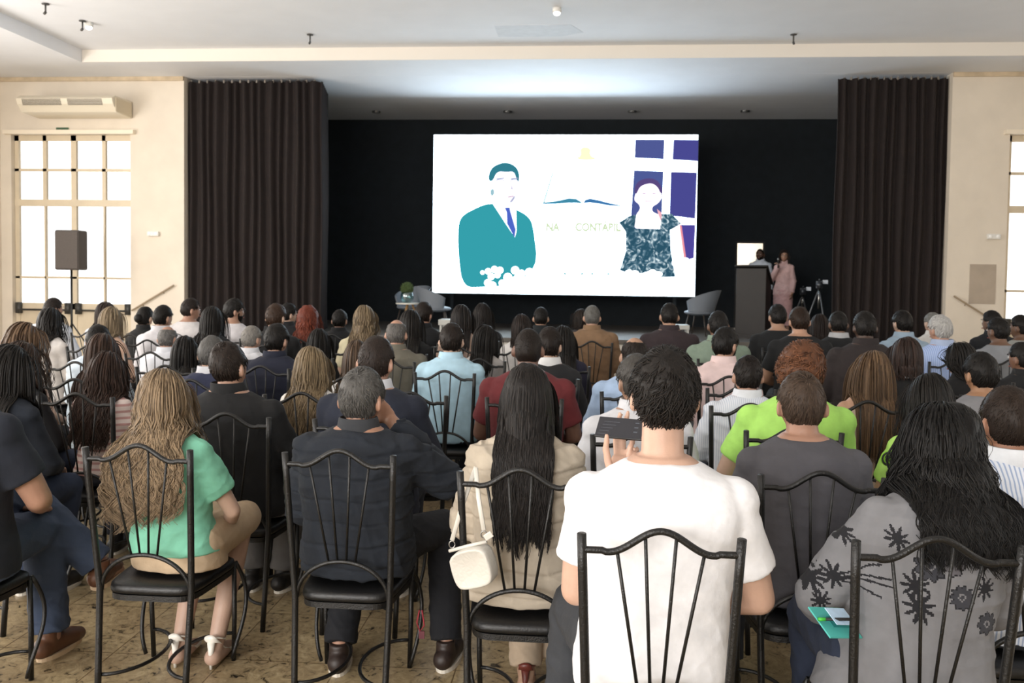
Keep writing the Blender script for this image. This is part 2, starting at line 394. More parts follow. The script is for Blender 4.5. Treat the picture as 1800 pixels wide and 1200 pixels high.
def handrail(p0, p1, nm):
    r = empty('handrail', (p0[0], YF-.05, 0), 0, 'thin sloping stair handrail on the wall beside the %s curtain' % nm, 'handrail')
    a, b = A([0, 0, p0[1]]), A([p1[0]-p0[0], 0, p1[1]])
    MB().tube([a, b], .016, 8, round_=True).build('rail', basic('rail_paint', '9c8a72', .5), r)
    k = MB()
    for t in (.25, .75): k.tube([a+(b-a)*t, a+(b-a)*t+A([0, .045, -.03])], .009, 6)
    k.build('bracket', basic('rail_paint', '9c8a72', .5), r)
handrail((-7.28, 1.41), (-8.05, .95), 'left'); handrail((6.2, 1.42), (6.95, .95), 'right')
tag(MB().box((6.66, YF-.004, 1.63), (.42, .008, .66)).build('wall_patch', basic('taupe_patch', 'b3a595', .85, 0, .06, 5), None, False),  # thin plate that only draws a taupe rectangle on the wall, no separate fitting
    'faint taupe rectangular patch on the wall right of the right curtain', 'panel')
# ceiling hooks, spots and the patch
for i, (px, py) in enumerate(((145, 44), (545, 68), (1395, 68), (80, 14))):
    v = (fw+rt*(px-900)/F_PX+up*(PYC-py+8)/F_PX); p = CAM+v*((ZC-EYE)/v[2])
    h = MB(); h.tube([(0, 0, 0), (0, 0, -.14)], .012, 8); h.tube([(0, 0, -.005), (0, 0, -.015)], .05, 10); h.tube([(-.0, 0, -.12), (0, -.03, -.15)], .018, 8)
    tag(h.build('ceiling_hook', basic('hook_metal', '4a4846', .5), None, loc=p),
        ['short metal ceiling hook next to the leftmost ceiling lamp', 'short metal ceiling hook above the left curtain', 'short metal ceiling hook left of the right curtain top', 'faint ceiling hook farthest left in the photo'][i], 'hook', 'ceiling hooks')
for i, (px, py) in enumerate(((156, 40), (979, 14))):
    v = (fw+rt*(px-900)/F_PX+up*(PYC-py)/F_PX); p = CAM+v*((ZC-EYE)/v[2])
    r = empty('ceiling_lamp', p, 0, ['small lit ceiling lamp at the upper left', 'small lit ceiling lamp at the top centre'][i], 'ceiling lamp', 'ceiling lamps')
    MB().tube([(0, 0, 0), (0, 0, -.06)], .06, 14).build('lamp_base', M_WHITEPL, r)
    MB().ell((0, 0, -.07), (.05, .05, .035)).build('bulb', emit('lamp_glow', 'ffffff', 3), r)
for i, x in enumerate((-4.4, -1.6, 1.0, 3.3)):
    r = empty('stage_downlight', (x, 18.0, ZS), 0, 'unlit recessed downlight in the stage ceiling, number %s from the left' % ('one', 'two', 'three', 'four')[i], 'downlight', 'stage downlights')
    MB().tube([(0, 0, .0), (0, 0, -.03)], .09, 16).build('trim_ring', M_STEEL, r)
    MB().tube([(0, 0, -.03), (0, 0, -.034)], .07, 16).build('lens', basic('lens_grey', '8d8d8d', .3), r)
v = (fw+rt*(945-900)/F_PX+up*(PYC-54)/F_PX); p = CAM+v*((ZC-EYE)/v[2])
tag(MB().prism([(-.62, -.3), (.5, -.3), (.68, .1), (.35, .3), (-.62, .3)], lambda q, k: (p[0]+q[0], p[1]+q[1], ZC-.004*k)).build('ceiling_patch', basic('patch_paint', 'dfe3e9', .85, 0, .04, 9), None, False),
    'repaired patch of slightly different paint on the ceiling', 'patch')

# curtains
def curtain(x0, x1, y, z0, z1, label, ret=None):
    n = int((x1-x0)*60); xs = np.linspace(x0, x1, n); ph = (xs-x0)*2*math.pi/.16
    path = np.stack([xs, y+.05*np.sin(ph+.8*np.sin(ph*.37))+.02*np.sin(ph*.21), 0*xs], -1)
    if ret:
        m_ = int(abs(ret[1])*60); ys = np.linspace(0, ret[1], m_)[1:]; q = ys*2*math.pi/.16
        add = np.stack([x1+ret[0]*ys/ret[1]+.04*np.sin(q), y+ys, 0*ys], -1); path = np.vstack([path, add])
    zs = np.linspace(z0, z1, 14); back = path+A([0, .05, 0])
    loop = np.vstack([path, back[::-1]])
    G = [loop*A([1, 1, 0])+A([0, 0, z])+A([1, 0, 0])*0.012*np.sin(z*1.7+loop[:, :1]*6) for z in zs]
    root = MB().grid(G, (0, 0)).build('stage_curtain', M_CURTAIN)
    tag(root, label, 'curtain', 'stage curtains')
    h = MB()
    for a in np.linspace(x0+.1, x1-.1, 16): h.box((a, y, z1+.0), (.03, .02, .05))
    h.build('curtain_hook', basic('hook_grey', '8f8880', .5), root)
curtain(-7.12, -4.66, YF+.12, .62, 5.06, 'dark maroon pleated stage curtain on the left of the screen', (-.2, 1.0))
curtain(4.27, 6.1, YF+.12, .62, 5.06, 'dark maroon pleated stage curtain on the right of the stage')

# ------------------------------------------------------------------ LED wall
SX, SW, SZ0, SZ1, SYY = -2.93, 5.12, 1.31, 4.41, 16.7
scr = empty('led_screen', (SX+SW/2, SYY, .6), 0, 'large bright LED screen showing a couple in front of an open book', 'screen')
MB().box((0, .09, (SZ0+SZ1)/2-.6), (SW+.03, .12, SZ1-SZ0+.03)).build('casing', M_BLACKPL, scr, False)
st = MB()
for x in (-2.2, 2.2): st.box((x, .22, (SZ0+.3)/2-.3+.05), (.06, .06, SZ0-.6+.6))
st.build('support_frame', M_BLACKDRAPE, scr, False)
MB().box((0, .012, (SZ0+SZ1)/2-.6), (SW, .024, SZ1-SZ0)).build('panel', emit('screen_white', 'dcf1ff', 7), scr, False)
def uv(zx, zy):
    u_ = (zx-78)/1632; v_ = (zy-63-15*max(0, (zy-63)/990)*u_)/985
    return ((u_-.5)*SW, (SZ1-.6)-v_*(SZ1-SZ0))
PIC = {}; LAY = ['picture_window']
def pic(poly, hexc, layer, st_=1.0, mat=None):
    mt = mat or emit('screen_colour', hexc, st_)
    im, IM = PIC.setdefault(LAY[0], (MB(), []))
    if mt not in IM: IM.append(mt)
    pts = [uv(*q) for q in poly]
    im.prism(pts, lambda q, k: (q[0], -.001*layer-.0008*k, q[1]), IM.index(mt))
def disc(cx, cy, rx, ry, hexc, layer, st_=1.0, n=16): pic([(cx+rx*math.cos(a), cy-ry*math.sin(a)) for a in np.arange(n)/n*2*math.pi], hexc, layer, st_)
def smooth_poly(P, it=2):
    P = A(P, float)
    for _ in range(it):
        Q = np.roll(P, -1, 0); P = np.stack([.75*P+.25*Q, .25*P+.75*Q], 1).reshape(-1, 2)
    return [tuple(q) for q in P]
def dress_mat():
    m = bpy.data.materials.new('screen_dress'); m.use_nodes = True; nt = m.node_tree; nt.nodes.clear()
    tc = nt.nodes.new('ShaderNodeTexCoord'); n = nt.nodes.new('ShaderNodeTexNoise'); n.inputs['Scale'].default_value = 7; n.inputs['Detail'].default_value = 3; n.inputs['Distortion'].default_value = 2
    nt.links.new(tc.outputs['Object'], n.inputs['Vector']); r = nt.nodes.new('ShaderNodeValToRGB'); cr = r.color_ramp
    cr.elements[0].position = .45; cr.elements[0].color = (*lin('2c5468'), 1); cr.elements[1].position = .68; cr.elements[1].color = (*lin('e4f4f8'), 1)
    e_ = cr.elements.new(.55); e_.color = (*lin('5c7f92'), 1)
    nt.links.new(n.outputs['Fac'], r.inputs[0]); e = nt.nodes.new('ShaderNodeEmission'); nt.links.new(r.outputs[0], e.inputs[0])
    o = nt.nodes.new('ShaderNodeOutputMaterial'); nt.links.new(e.outputs[0], o.inputs[0]); return m
NAVY = '4a4a92'; WH = 'f2fbff'
pic([(1330, 92), (1508, 92), (1505, 213), (1328, 205)], '505a96', 1); pic([(1562, 92), (1712, 94), (1712, 225), (1558, 215)], NAVY, 1)
pic([(1325, 282), (1505, 288), (1500, 545), (1480, 640), (1330, 640), (1312, 560)], '4f5c98', 1); pic([(1550, 290), (1708, 295), (1703, 580), (1547, 560)], NAVY, 1)
pic([(1600, 617), (1705, 617), (1700, 825), (1640, 840)], '51489a', 1)
LAY[0] = 'picture_man'
pic(smooth_poly([(440, 478), (300, 540), (250, 580), (236, 650), (242, 830), (272, 1014), (400, 1012), (560, 1000), (745, 900), (712, 640), (685, 570), (590, 518)]), '35a0ac', 1)
pic([(445, 478), (520, 430), (585, 470), (602, 520), (606, 660), (596, 700), (540, 620)], WH, 2, 2.2)
pic([(530, 515), (560, 513), (566, 540), (600, 650), (594, 700), (546, 615), (543, 545)], '5068c8', 3)
pic(smooth_poly([(440, 330), (470, 285), (560, 280), (610, 310), (612, 380), (598, 440), (560, 485), (510, 488), (460, 450)]), 'f3f0fb', 3, 1.6)
pic(smooth_poly([(428, 352), (424, 310), (448, 262), (500, 237), (545, 234), (595, 256), (620, 300), (617, 368), (602, 340), (585, 288), (540, 294), (478, 288), (452, 350)]), '357f90', 4)
pic(smooth_poly([(556, 484), (590, 436), (598, 450), (576, 482)]), 'b5b8d4', 4); disc(450, 420, 12, 22, '9fc7d2', 4)
for cx in (500, 588): disc(cx, 350, 26, 14, 'c9cde6', 4); disc(cx, 351, 22, 10, 'f3f0fb', 5, 1.6)
for cx in (500, 588): pic([(cx-24, 334), (cx+24, 328), (cx+24, 334), (cx-24, 340)], '8f9cc0', 5)
pic([(566, 400), (572, 370), (580, 402)], 'd8d4ea', 5); pic([(548, 446), (584, 440), (584, 446), (550, 452)], 'c69fb4', 5)
LAY[0] = 'picture_bouquet'
for q in ((395, 920, 14), (430, 912, 20), (470, 900, 22), (505, 905, 22), (450, 945, 22), (490, 935, 20), (430, 985, 24), (460, 1000, 24), (520, 985, 22), (555, 950, 28), (600, 905, 26), (570, 985, 40), (640, 925, 24), (620, 965, 36), (690, 920, 30), (700, 965, 40), (735, 930, 30)):
    disc(q[0], q[1], q[2], q[2], WH, 4, 2.9)
LAY[0] = 'picture_book'
L_ = [(770, 488), (840, 482), (920, 470), (980, 480), (1010, 488)]
pic([(768, 482), (850, 472), (930, 455), (975, 459), (1005, 477), (1014, 488), (975, 484), (930, 484), (850, 491), (768, 492)], '4a9aba', 1, .8)
pic([(1014, 488), (1030, 464), (1060, 457), (1110, 466), (1180, 484), (1245, 497), (1245, 504), (1180, 501), (1110, 489), (1060, 482), (1035, 484)], '4a86c0', 1, .8)
pic([(766, 488), (822, 298), (830, 300), (777, 488)], 'b4e4e8', 1, .9)
LAY[0] = 'picture_emblem'
pic(smooth_poly([(960, 212), (1000, 190), (990, 150), (1025, 135), (1060, 150), (1052, 190), (1105, 214), (1030, 220)]), 'f1f5c8', 1, 1.15)
for a, b in (((940, 135), (980, 128)), ((945, 155), (985, 160)), ((1075, 160), (1115, 168)), ((1070, 140), (1110, 136)), ((1030, 235), (1036, 260))):
    pic([a, (b[0], b[1]), (b[0], b[1]+7), (a[0], a[1]+7)], 'dcecf0', 1, 1.25)
LAY[0] = 'picture_woman'
pic(smooth_poly([(1345, 420), (1340, 360), (1400, 332), (1460, 340), (1490, 390), (1500, 440), (1440, 370)]), '5f5088', 2)
pic(smooth_poly([(1335, 430), (1360, 370), (1420, 345), (1470, 380), (1500, 430), (1495, 460), (1470, 490), (1440, 505), (1440, 540), (1500, 560), (1500, 650), (1320, 650), (1340, 560), (1370, 520), (1360, 490), (1330, 470)]), 'fbf2fb', 3, 2)
pic(smooth_poly([(1330, 420), (1336, 368), (1370, 338), (1430, 328), (1480, 350), (1506, 420), (1488, 425), (1474, 388), (1440, 362), (1400, 366), (1362, 384), (1344, 430)]), '5a4a80', 5)
pic([(1470, 520), (1500, 545), (1498, 600), (1480, 560)], 'f5b8c4', 4)
for cx in (1390, 1450): disc(cx, 425, 14, 4, 'c9b4cc', 4)
pic([(1395, 470), (1440, 468), (1438, 473), (1397, 475)], 'e29db4', 4)
pic([(1240, 605), (1282, 660), (1270, 820), (1245, 905), (1232, 900), (1225, 700)], WH, 3, 2.4)
pic([(1560, 630), (1615, 612), (1650, 820), (1590, 860)], 'fdf4fa', 3, 2.0); pic([(1608, 615), (1622, 625), (1652, 815), (1640, 825)], 'f39aa4', 4)
pic([(1240, 605), (1300, 565), (1345, 555), (1335, 640), (1490, 645), (1500, 550), (1560, 550), (1620, 610), (1552, 650), (1560, 780), (1590, 940), (1500, 945), (1430, 905), (1340, 940), (1250, 900), (1285, 780), (1282, 660)], '', 4, 1, dress_mat())
LAY[0] = 'picture_bouquet'
for cx in range(1270, 1520, 36): disc(cx, 925+12*math.sin(cx), 26, 18, WH, 6, 2.9)
for cx in range(1590, 1700, 30): disc(cx, 850+10*math.sin(cx), 24, 24, WH, 6, 2.6)
for cx in (912, 1018, 1080, 1180): disc(cx, 925, 8, 8, '9bd0d4', 1, 1.0)
for k_, (im, IM) in PIC.items(): im.build(k_, IM, scr, False)
for t, zx, zy, sz in (('NA', 830, 637, .21), ('CONT\u00c1BIL', 1110, 637, .21)):
    x, z = uv(zx, zy); text_mesh(t, sz, emit('screen_text', 'd3e4bc', 1.0), scr, (x, -.002, z), name='caption', xs=.85)

# ------------------------------------------------------------------ stage furniture
r = empty('loudspeaker', (-8.72, 14.0, 0), R(6), 'dark grey loudspeaker on a pole stand before the left glazed door', 'loudspeaker')
MB().box((0, 0, 2.0), (.42, .32, .68)).build('cabinet', basic('speaker_grey', '4c4643', .7), r, False, bevel=.03)
MB().box((0, -.166, 2.0), (.37, .012, .62)).build('grille', basic('speaker_grille', '564f4b', .85, 0, .2, 200), r, False)
MB().tube([(0, 0, .0), (0, 0, 1.68)], .018, 10).build('pole', M_BLACKPL, r)
for k in range(3):
    a = k*2.09+.4; MB().tube([(0, 0, .75), (.45*math.cos(a), .45*math.sin(a), .012)], .012, 8).build('leg', M_BLACKPL, r)

r = empty('lectern', (3.14, 15.9, .6), R(-24), 'dark wooden lectern on the stage beside the person in pink', 'lectern')
MB().prism([(-.2, .0), (.24, .0), (.24, .95), (-.2, 1.26)], lambda p, k: (-.27 if k == 0 else .27, p[0], p[1])).build('body', M_WOODDK, r, False, bevel=.01)
MB().box((0, .02, 1.14), (.6, .58, .03), rotm(-R(35))).build('reading_board', basic('board_dark', '1a1614', .5), r, False, bevel=.008)
MB().box((0, .02, .03), (.6, .5, .06)).build('base', M_WOODDK, r, False)
tag(MB().box((0, 0, 0), (.21, .297, .003)).build('paper_sheet', basic('paper', 'dfe4e6', .7), None, False), 'white sheet of paper lying on the lectern board', 'paper')
po = bpy.data.objects['paper_sheet']; po.rotation_euler = (-R(35), 0, R(-24)); po.location = Vector((3.14, 15.9, .6))+Matrix.Rotation(R(-24), 3, 'Z')@Vector((.1, .06, 1.134))

def shell_chair(x, y, rz, label):
    r = empty('shell_armchair', (x, y, .6), rz, label, 'armchair', 'grey shell armchairs')
    na, nt_ = 25, 9; out = []; inn = []
    for i in range(nt_):
        t = i/(nt_-1); ro_ = []; ri = []
        for j in range(na):
            a = -2.0+4.0*j/(na-1); h = .42+.40*t*(math.cos(a*.5)**1.2 if abs(a) < math.pi else 0)+.03
            rr = .27+.05*t
            p = A([rr*math.sin(a)*1.08, -rr*math.cos(a)-.08*t*max(0, math.cos(a)), h]); ro_.append(p); ri.append(p*A([.9, .9, 1]))
        out.append(ro_); inn.append(ri)
    s_ = MB(); s_.grid([o+i_[::-1] for o, i_ in zip(out, inn)], (0, 0)); s_.build('shell_back', M_SHELL, r)
    s2 = MB(); s2.ell((0, 0, .43), (.285, .28, .06), None, 24, 10); s2.build('seat', M_SHELL, r)
    for sx in (-1, 1):
        for sy in (-1, 1): MB().tube([(sx*.15, sy*.14, .4), (sx*.22, sy*.22, 0)], [.016, .011], 8).build('leg', basic('chair_leg_dark', '3a332d', .5), r)
shell_chair(2.2, 16.1, R(62), 'grey shell armchair on the stage right of the screen')
shell_chair(-3.28, 16.35, R(150), 'grey shell armchair behind the small table with the vase')
shell_chair(-2.68, 15.75, R(-75), 'grey shell armchair just right of the vase table')
def tripod_table(x, y, h, rad, label, wood):
    r = empty('side_table', (x, y, .6), 0, label, 'side table')
    MB().tube([(0, 0, h-.025), (0, 0, h)], rad, 28).build('table_top', basic('table_white', 'cfc9be', .4), r, False, bevel=.005)
    for k in range(3):
        a = k*2.094+.3; MB().tube([(.06*math.cos(a), .06*math.sin(a), h-.02), (.24*math.cos(a), .24*math.sin(a), 0)], [.02, .013], 8).build('leg', wood, r)
tripod_table(-3.22, 15.85, .53, .25, 'small round white table with wooden legs under the vase', basic('pale_wood', 'a57f52', .5))
r = empty('glass_vase', (-3.26, 15.85, 1.13), 0, 'clear glass vase on the small round table, holding the green moss ball', 'vase')
v_ = MB(); prof = [(.06, .0), (.1, .02), (.125, .09), (.12, .16), (.105, .2), (.098, .2), (.112, .16), (.116, .09), (.09, .03), (.02, .015)]
v_.grid([[(q*math.cos(a), q*math.sin(a), z) for a in np.arange(24)/24*2*math.pi] for q, z in prof], (1, 1)); v_.build('vessel', glassmat('vase_glass', (.75, .86, .86), .16), r)
b_ = MB(); D = norm(RNG.normal(size=(900, 3))); b_.ell((0, 0, 0), (.105, .105, .1), None, 20, 14)
P0 = D*.1; P1 = D*.125+RNG.normal(size=(900, 3))*.008; b_.strands(np.stack([P0, (P0+P1)/2, P1], 1), np.tile(A([.006, .005, .001]), (900, 1)))
tag(b_.build('moss_ball', basic('moss_green', '4f5f35', .9, 0, .4, 60), None, loc=(-3.26, 15.85, 1.395)), 'round green moss ball resting in the glass vase', 'plant')
r = empty('coffee_table', (-2.32, 15.2, .6), 0, 'low white table on the stage left of centre', 'table')
MB().box((0, 0, .22), (.4, .4, .1)).build('table_top', basic('table_offwhite', 'b9b8b2', .5), r, False, bevel=.008)
for sx in (-1, 1):
    for sy in (-1, 1): MB().box((sx*.16, sy*.16, .085), (.035, .035, .17)).build('leg', basic('table_offwhite', 'b9b8b2', .5), r, False)
r = empty('coffee_table', (1.73, 15.3, .6), 0, 'low white table on the stage beside the right armchair', 'table')
MB().box((0, 0, .2), (.36, .36, .08)).build('table_top', basic('table_offwhite', 'b9b8b2', .5), r, False, bevel=.008)
for sx in (-1, 1):
    for sy in (-1, 1): MB().box((sx*.15, sy*.15, .08), (.035, .035, .16)).build('leg', basic('table_offwhite', 'b9b8b2', .5), r, False)
# video gear right of the lectern
def cam_rig(x, y, h, label):
    r = empty('video_camera', (x, y, .6), R(165), label, 'camera')
    b = MB(); b.box((0, 0, h), (.11, .26, .13)); b.box((0, .02, h+.09), (.03, .18, .03)); b.build('body', basic('camera_grey', '55585c', .4, .3), r, False, bevel=.012)
    MB().tube([(0, .13, h), (0, .26, h), (0, .28, h)], [.045, .05, .06], 16).build('lens', basic('lens_barrel', '4a4d52', .3, .5), r)
    MB().box((-.1, -.03, h+.05), (.09, .02, .07)).build('viewfinder', basic('viewfinder_grey', '8b9096', .35, .4), r, False)
    MB().tube([(0, 0, h-.07), (0, 0, .55)], .022, 8).build('column', M_STEEL, r)
    for k in range(3):
        a = k*2.094; MB().tube([(.02*math.cos(a), .02*math.sin(a), h-.12), (.3*math.cos(a), .3*math.sin(a), 0)], .014, 8).build('leg', basic('tripod_grey', '7b7d80', .4, .6), r)
cam_rig(4.23, 15.6, .98, 'grey video camera on a tripod right of the person in pink')
cam_rig(4.28, 16.9, .84, 'smaller camera on a tripod closest to the person in pink')

# ------------------------------------------------------------------ banquet chair
CH = {}
def make_chair():
    r = empty('banquet_chair', (0, 0, 0))
    hw = lambda z: np.interp(z, [0, .45, 1.0], [.170, .181, .203])
    yb = lambda z: np.interp(z, [0, .45, 1.0], [-.245, -.205, -.262])
    def post(s): return [(s*hw(z), yb(z), z) for z in (0, .15, .3, .45, .6, .75, .9, 1.0)]
    for s in (-1, 1): MB().tube(post(s), .0125, 10, round_=False).build('back_post', M_IRON, r)
    xs = np.linspace(-.2, .2, 41); rise = lambda x: .058*np.where(abs(x) < .135, np.cos(np.pi*x/.27)**2, 0)
    P = np.stack([xs, 0*xs+yb(.96)+.0, .957+rise(xs)-.004*(abs(xs) < .15)], -1)
    MB().tube(P, .0095, 8).build('top_rail', M_IRON, r)
    def zt(x): return .957+rise(A(x))
    for xt, xb in ((-.112, -.05), (-.04, -.017), (.04, .017), (.112, .05)):
        za = .44+.145*math.sqrt(max(0, 1-(xb/.172)**2))
        p0, p1 = A([xt, yb(.96), zt(xt)]), A([xb, yb(za)+.005, za])
        MB().tube([p0, (p0+p1)/2, p1], .0048, 6).build('spindle', M_IRON, r)
    a = np.linspace(0, math.pi, 25); z = .44+.145*np.sin(a)
    MB().tube(np.stack([.176*np.cos(a), yb(z)+.004, z], -1), .0085, 8).build('back_arch', M_IRON, r)
    def trap(f, z): return [(x*(.165+.035*((y+.19)/.39)) * f, .005+(y-.005)*f, z) for x, y in OUT]
    t = np.arange(40)/40*2*math.pi; sgn = lambda v, p: np.sign(v)*abs(v)**p
    OUT = [(1.06*sgn(math.cos(q), .35), .005+.2*sgn(math.sin(q), .35)) for q in t]
    G = [trap(f, zz) for f, zz in ((.93, .418), (.99, .424), (1.0, .436), (.985, .449), (.93, .457), (.6, .461), (.2, .462))]
    MB().grid(G).build('seat', M_VINYL, r)
    f = MB(); f.grid([trap(.97, .395), trap(.97, .417)]); f.build('seat_frame', M_IRON, r, False)
    for s in (-1, 1):
        l = MB(); l.tube([(s*.185, .185, .43), (s*.183, .195, .2), (s*.178, .2, 0)], .0105, 8)
        tt = np.linspace(0, 1, 15); l.tube(np.stack([s*(.19+.035*np.sin(tt*math.pi*1.0)), .19+.035*np.sin(tt*math.pi*1.6)*1.0, .43-.4*tt], -1), .0085, 8)
        l.build('front_leg', M_IRON, r)
        a2 = np.linspace(0, math.pi, 17)
        MB().tube(np.stack([s*(.178-.15*np.sin(a2)), -.225+.42*(1-np.cos(a2))/2, .12+0*a2], -1), .0075, 8).build('stretcher', M_IRON, r)
    return r
chair0 = make_chair(); USED = [False]
def place_chair(x, y, rz, label):
    c = chair0 if not USED[0] else copy_tree(chair0); USED[0] = True
    c.location = (x, y, 0); c.rotation_euler = (0, 0, rz)
    return tag(c, label, 'chair', 'black fan-back banquet chairs')

# ------------------------------------------------------------------ people
PROF_M = A([[-.06, .150, .105, .02], [.0, .172, .125, .015], [.10, .178, .128, .005], [.25, .163, .115, -.012], [.40, .172, .118, -.02], [.50, .186, .118, -.025],
            [.555, .186, .102, -.025], [.60, .158, .086, -.022], [.632, .112, .074, -.016], [.66, .072, .064, -.006]])
PROF_F = A([[-.06, .155, .105, .02], [.0, .180, .128, .015], [.10, .180, .128, 0], [.25, .140, .102, -.010], [.40, .148, .106, -.018], [.50, .160, .104, -.024],
            [.555, .160, .092, -.024], [.60, .132, .076, -.02], [.632, .088, .062, -.014], [.66, .058, .054, -.005]])
def sm(a, b, x):
    t = np.clip((x-a)/(b-a), 0, 1); return t*t*(3-2*t)
NU, NV = 40, 30
_t = np.linspace(-math.pi/2, math.pi/2, NV+2)[1:-1]; _p = np.arange(NU)/NU*2*math.pi
HD = np.stack([np.cos(_t)[:, None]*np.cos(_p), np.cos(_t)[:, None]*np.sin(_p), np.sin(_t)[:, None]+0*_p], -1)
def head_surf(D, off=0.0):
    x, y, z = D[..., 0], D[..., 1], D[..., 2]; off = np.broadcast_to(off, x.shape)
    X, Y, Z = .0765*x, .097*y, .118*z
    low = sm(0, -1, z); fr = sm(-.1, .6, y)
    X = X*(1-.30*low*fr)*(1-.22*sm(-.3, -.95, z)*(1-fr)); Y = np.where(y < 0, Y*(1-.35*sm(-.15, -.9, z)), Y*(1-.10*sm(.3, 1, y)*(1-low)))
    Y = Y+.010*sm(-.55, -.85, z)*fr*np.exp(-(x/.35)**2)
    f = (y > .2)*1.0
    Y = Y+f*.024*np.exp(-(x/.13)**2)*np.exp(-((z+.20)/.13)**2)+f*.010*np.exp(-(x/.09)**2)*np.exp(-((z+.02)/.14)**2)
    Y = Y-f*.011*np.exp(-((abs(x)-.40)/.17)**2)*np.exp(-((z-.06)/.11)**2)+f*.004*np.exp(-((z-.24)/.08)**2)
    Y = Y+f*.006*np.exp(-(x/.24)**2)*(np.exp(-((z+.50)/.05)**2)+np.exp(-((z+.60)/.05)**2))
    n = norm(D/A([.0765, .097, .118])); P = np.stack([X, Y, Z], -1)
    return P+n*off[..., None]
def hairline(D, style):
    x, y, z = D[..., 0], D[..., 1], D[..., 2]; az = np.degrees(np.arctan2(abs(x), -y))
    zl = np.interp(az, [0, 45, 68, 80, 96, 108, 125, 150, 180], [-.66, -.62, -.5, -.22, .14, .02, .36, .62, .66])
    m = sm(-.06, .10, z-zl)
    if style == 'bald': m = m*sm(.60, .92, np.arccos(np.clip(norm(D)@norm(A([0, .12, 1])), -1, 1)))
    if style == 'thin': m = m*(.60+.40*sm(.22, .42, np.arccos(np.clip(norm(D)@norm(A([0.05, -.50, .9])), -1, 1))))
    return m
PENDING = []
def remesh_later(mb, name, mats, parent, voxel, post=None, smooth=4, disp=None):
    o = mb.build(name, mats, parent)
    r = o.modifiers.new('r', 'REMESH'); r.mode = 'VOXEL'; r.voxel_size = voxel; r.use_smooth_shade = True
    if smooth:
        s = o.modifiers.new('s', 'SMOOTH'); s.factor = .5; s.iterations = smooth
    PENDING.append((o, mats if isinstance(mats, list) else [mats], post)); return o
def flush():
    bpy.context.view_layer.update(); dg = bpy.context.evaluated_depsgraph_get()
    for o, mats, post in PENDING:
        me = bpy.data.meshes.new_from_object(o.evaluated_get(dg)); old = o.data
        o.modifiers.clear(); me.materials.clear()
        for m in mats: me.materials.append(m)
        me.polygons.foreach_set('use_smooth', np.ones(len(me.polygons), bool))
        o.data = me; bpy.data.meshes.remove(old)
        if post: post(o)
        me.update()
    PENDING.clear()
def co_of(me):
    v = np.empty(len(me.vertices)*3); me.vertices.foreach_get('co', v); return v.reshape(-1, 3)
def folds(amp, seed, freq=18, dirn=(.35, 0, 1), maskz=None):
    rg = np.random.default_rng(seed)
    def post(o):
        me = o.data; P = co_of(me); n = np.empty(len(P)*3); me.vertices.foreach_get('normal', n); n = n.reshape(-1, 3)
        h = np.zeros(len(P))
        for k in range(7):
            d = A(dirn)+rg.normal(size=3)*.45; d /= np.linalg.norm(d); f = freq*(.5+1.1*rg.random())
            w1 = rg.normal(size=3)*5; w2 = rg.normal(size=3)*6
            s_ = np.sin(P@d*f*1.6+2.2*np.sin(P@w1+k)+rg.random()*6)
            h += (1-abs(s_))**2*(.5+.5*np.sin(P@w2+k*1.7))
        P = P+n*(amp*(h/2.2-.5))[:, None]; me.vertices.foreach_set('co', P.ravel())
    return post
def hand_mb(mb, W, F, N, S, k=1.0, curl=(.35, .5, .35), thumb=.5):
    W, F, N, S = [A(q, float) for q in (W, F, N, S)]
    rings = []
    for t, w_, d_ in ((-.02, .026, .019), (.0, .029, .020), (.03, .038, .019), (.065, .041, .016), (.09, .040, .013)):
        a = np.arange(12)/12*2*math.pi
        rings.append((W+F*t*k)+k*(np.cos(a)[:, None]*S*w_+np.sin(a)[:, None]*N*d_))
    mb.grid(rings)
    for off, L, c in ((.030, .072, 1.0), (.010, .080, 1.05), (-.010, .074, 1.12), (-.029, .058, 1.2)):
        p = W+F*.082*k+S*off*k; d = norm(F+S*off*2.0); pts = [p-F*.02*k, p]
        for ang, fr in zip(curl, (.45, .32, .25)):
            a = ang*c; d = norm(d*math.cos(a)+N*math.sin(a)); p = p+d*L*fr*k; pts.append(p)
        mb.tube(pts, A([.0092, .0092, .0085, .0078, .0066])*k, 8, round_=True)
    p = W+F*.022*k+S*.026*k; d1 = norm(F*.65+S*.7+N*.35*thumb); d2 = norm(F*.9+S*.25+N*.5*thumb)
    mb.tube([p-S*.012*k, p+d1*.038*k, p+d1*.038*k+d2*.03*k, p+d1*.038*k+d2*.054*k], A([.014, .0115, .010, .0078])*k, 8, round_=True)

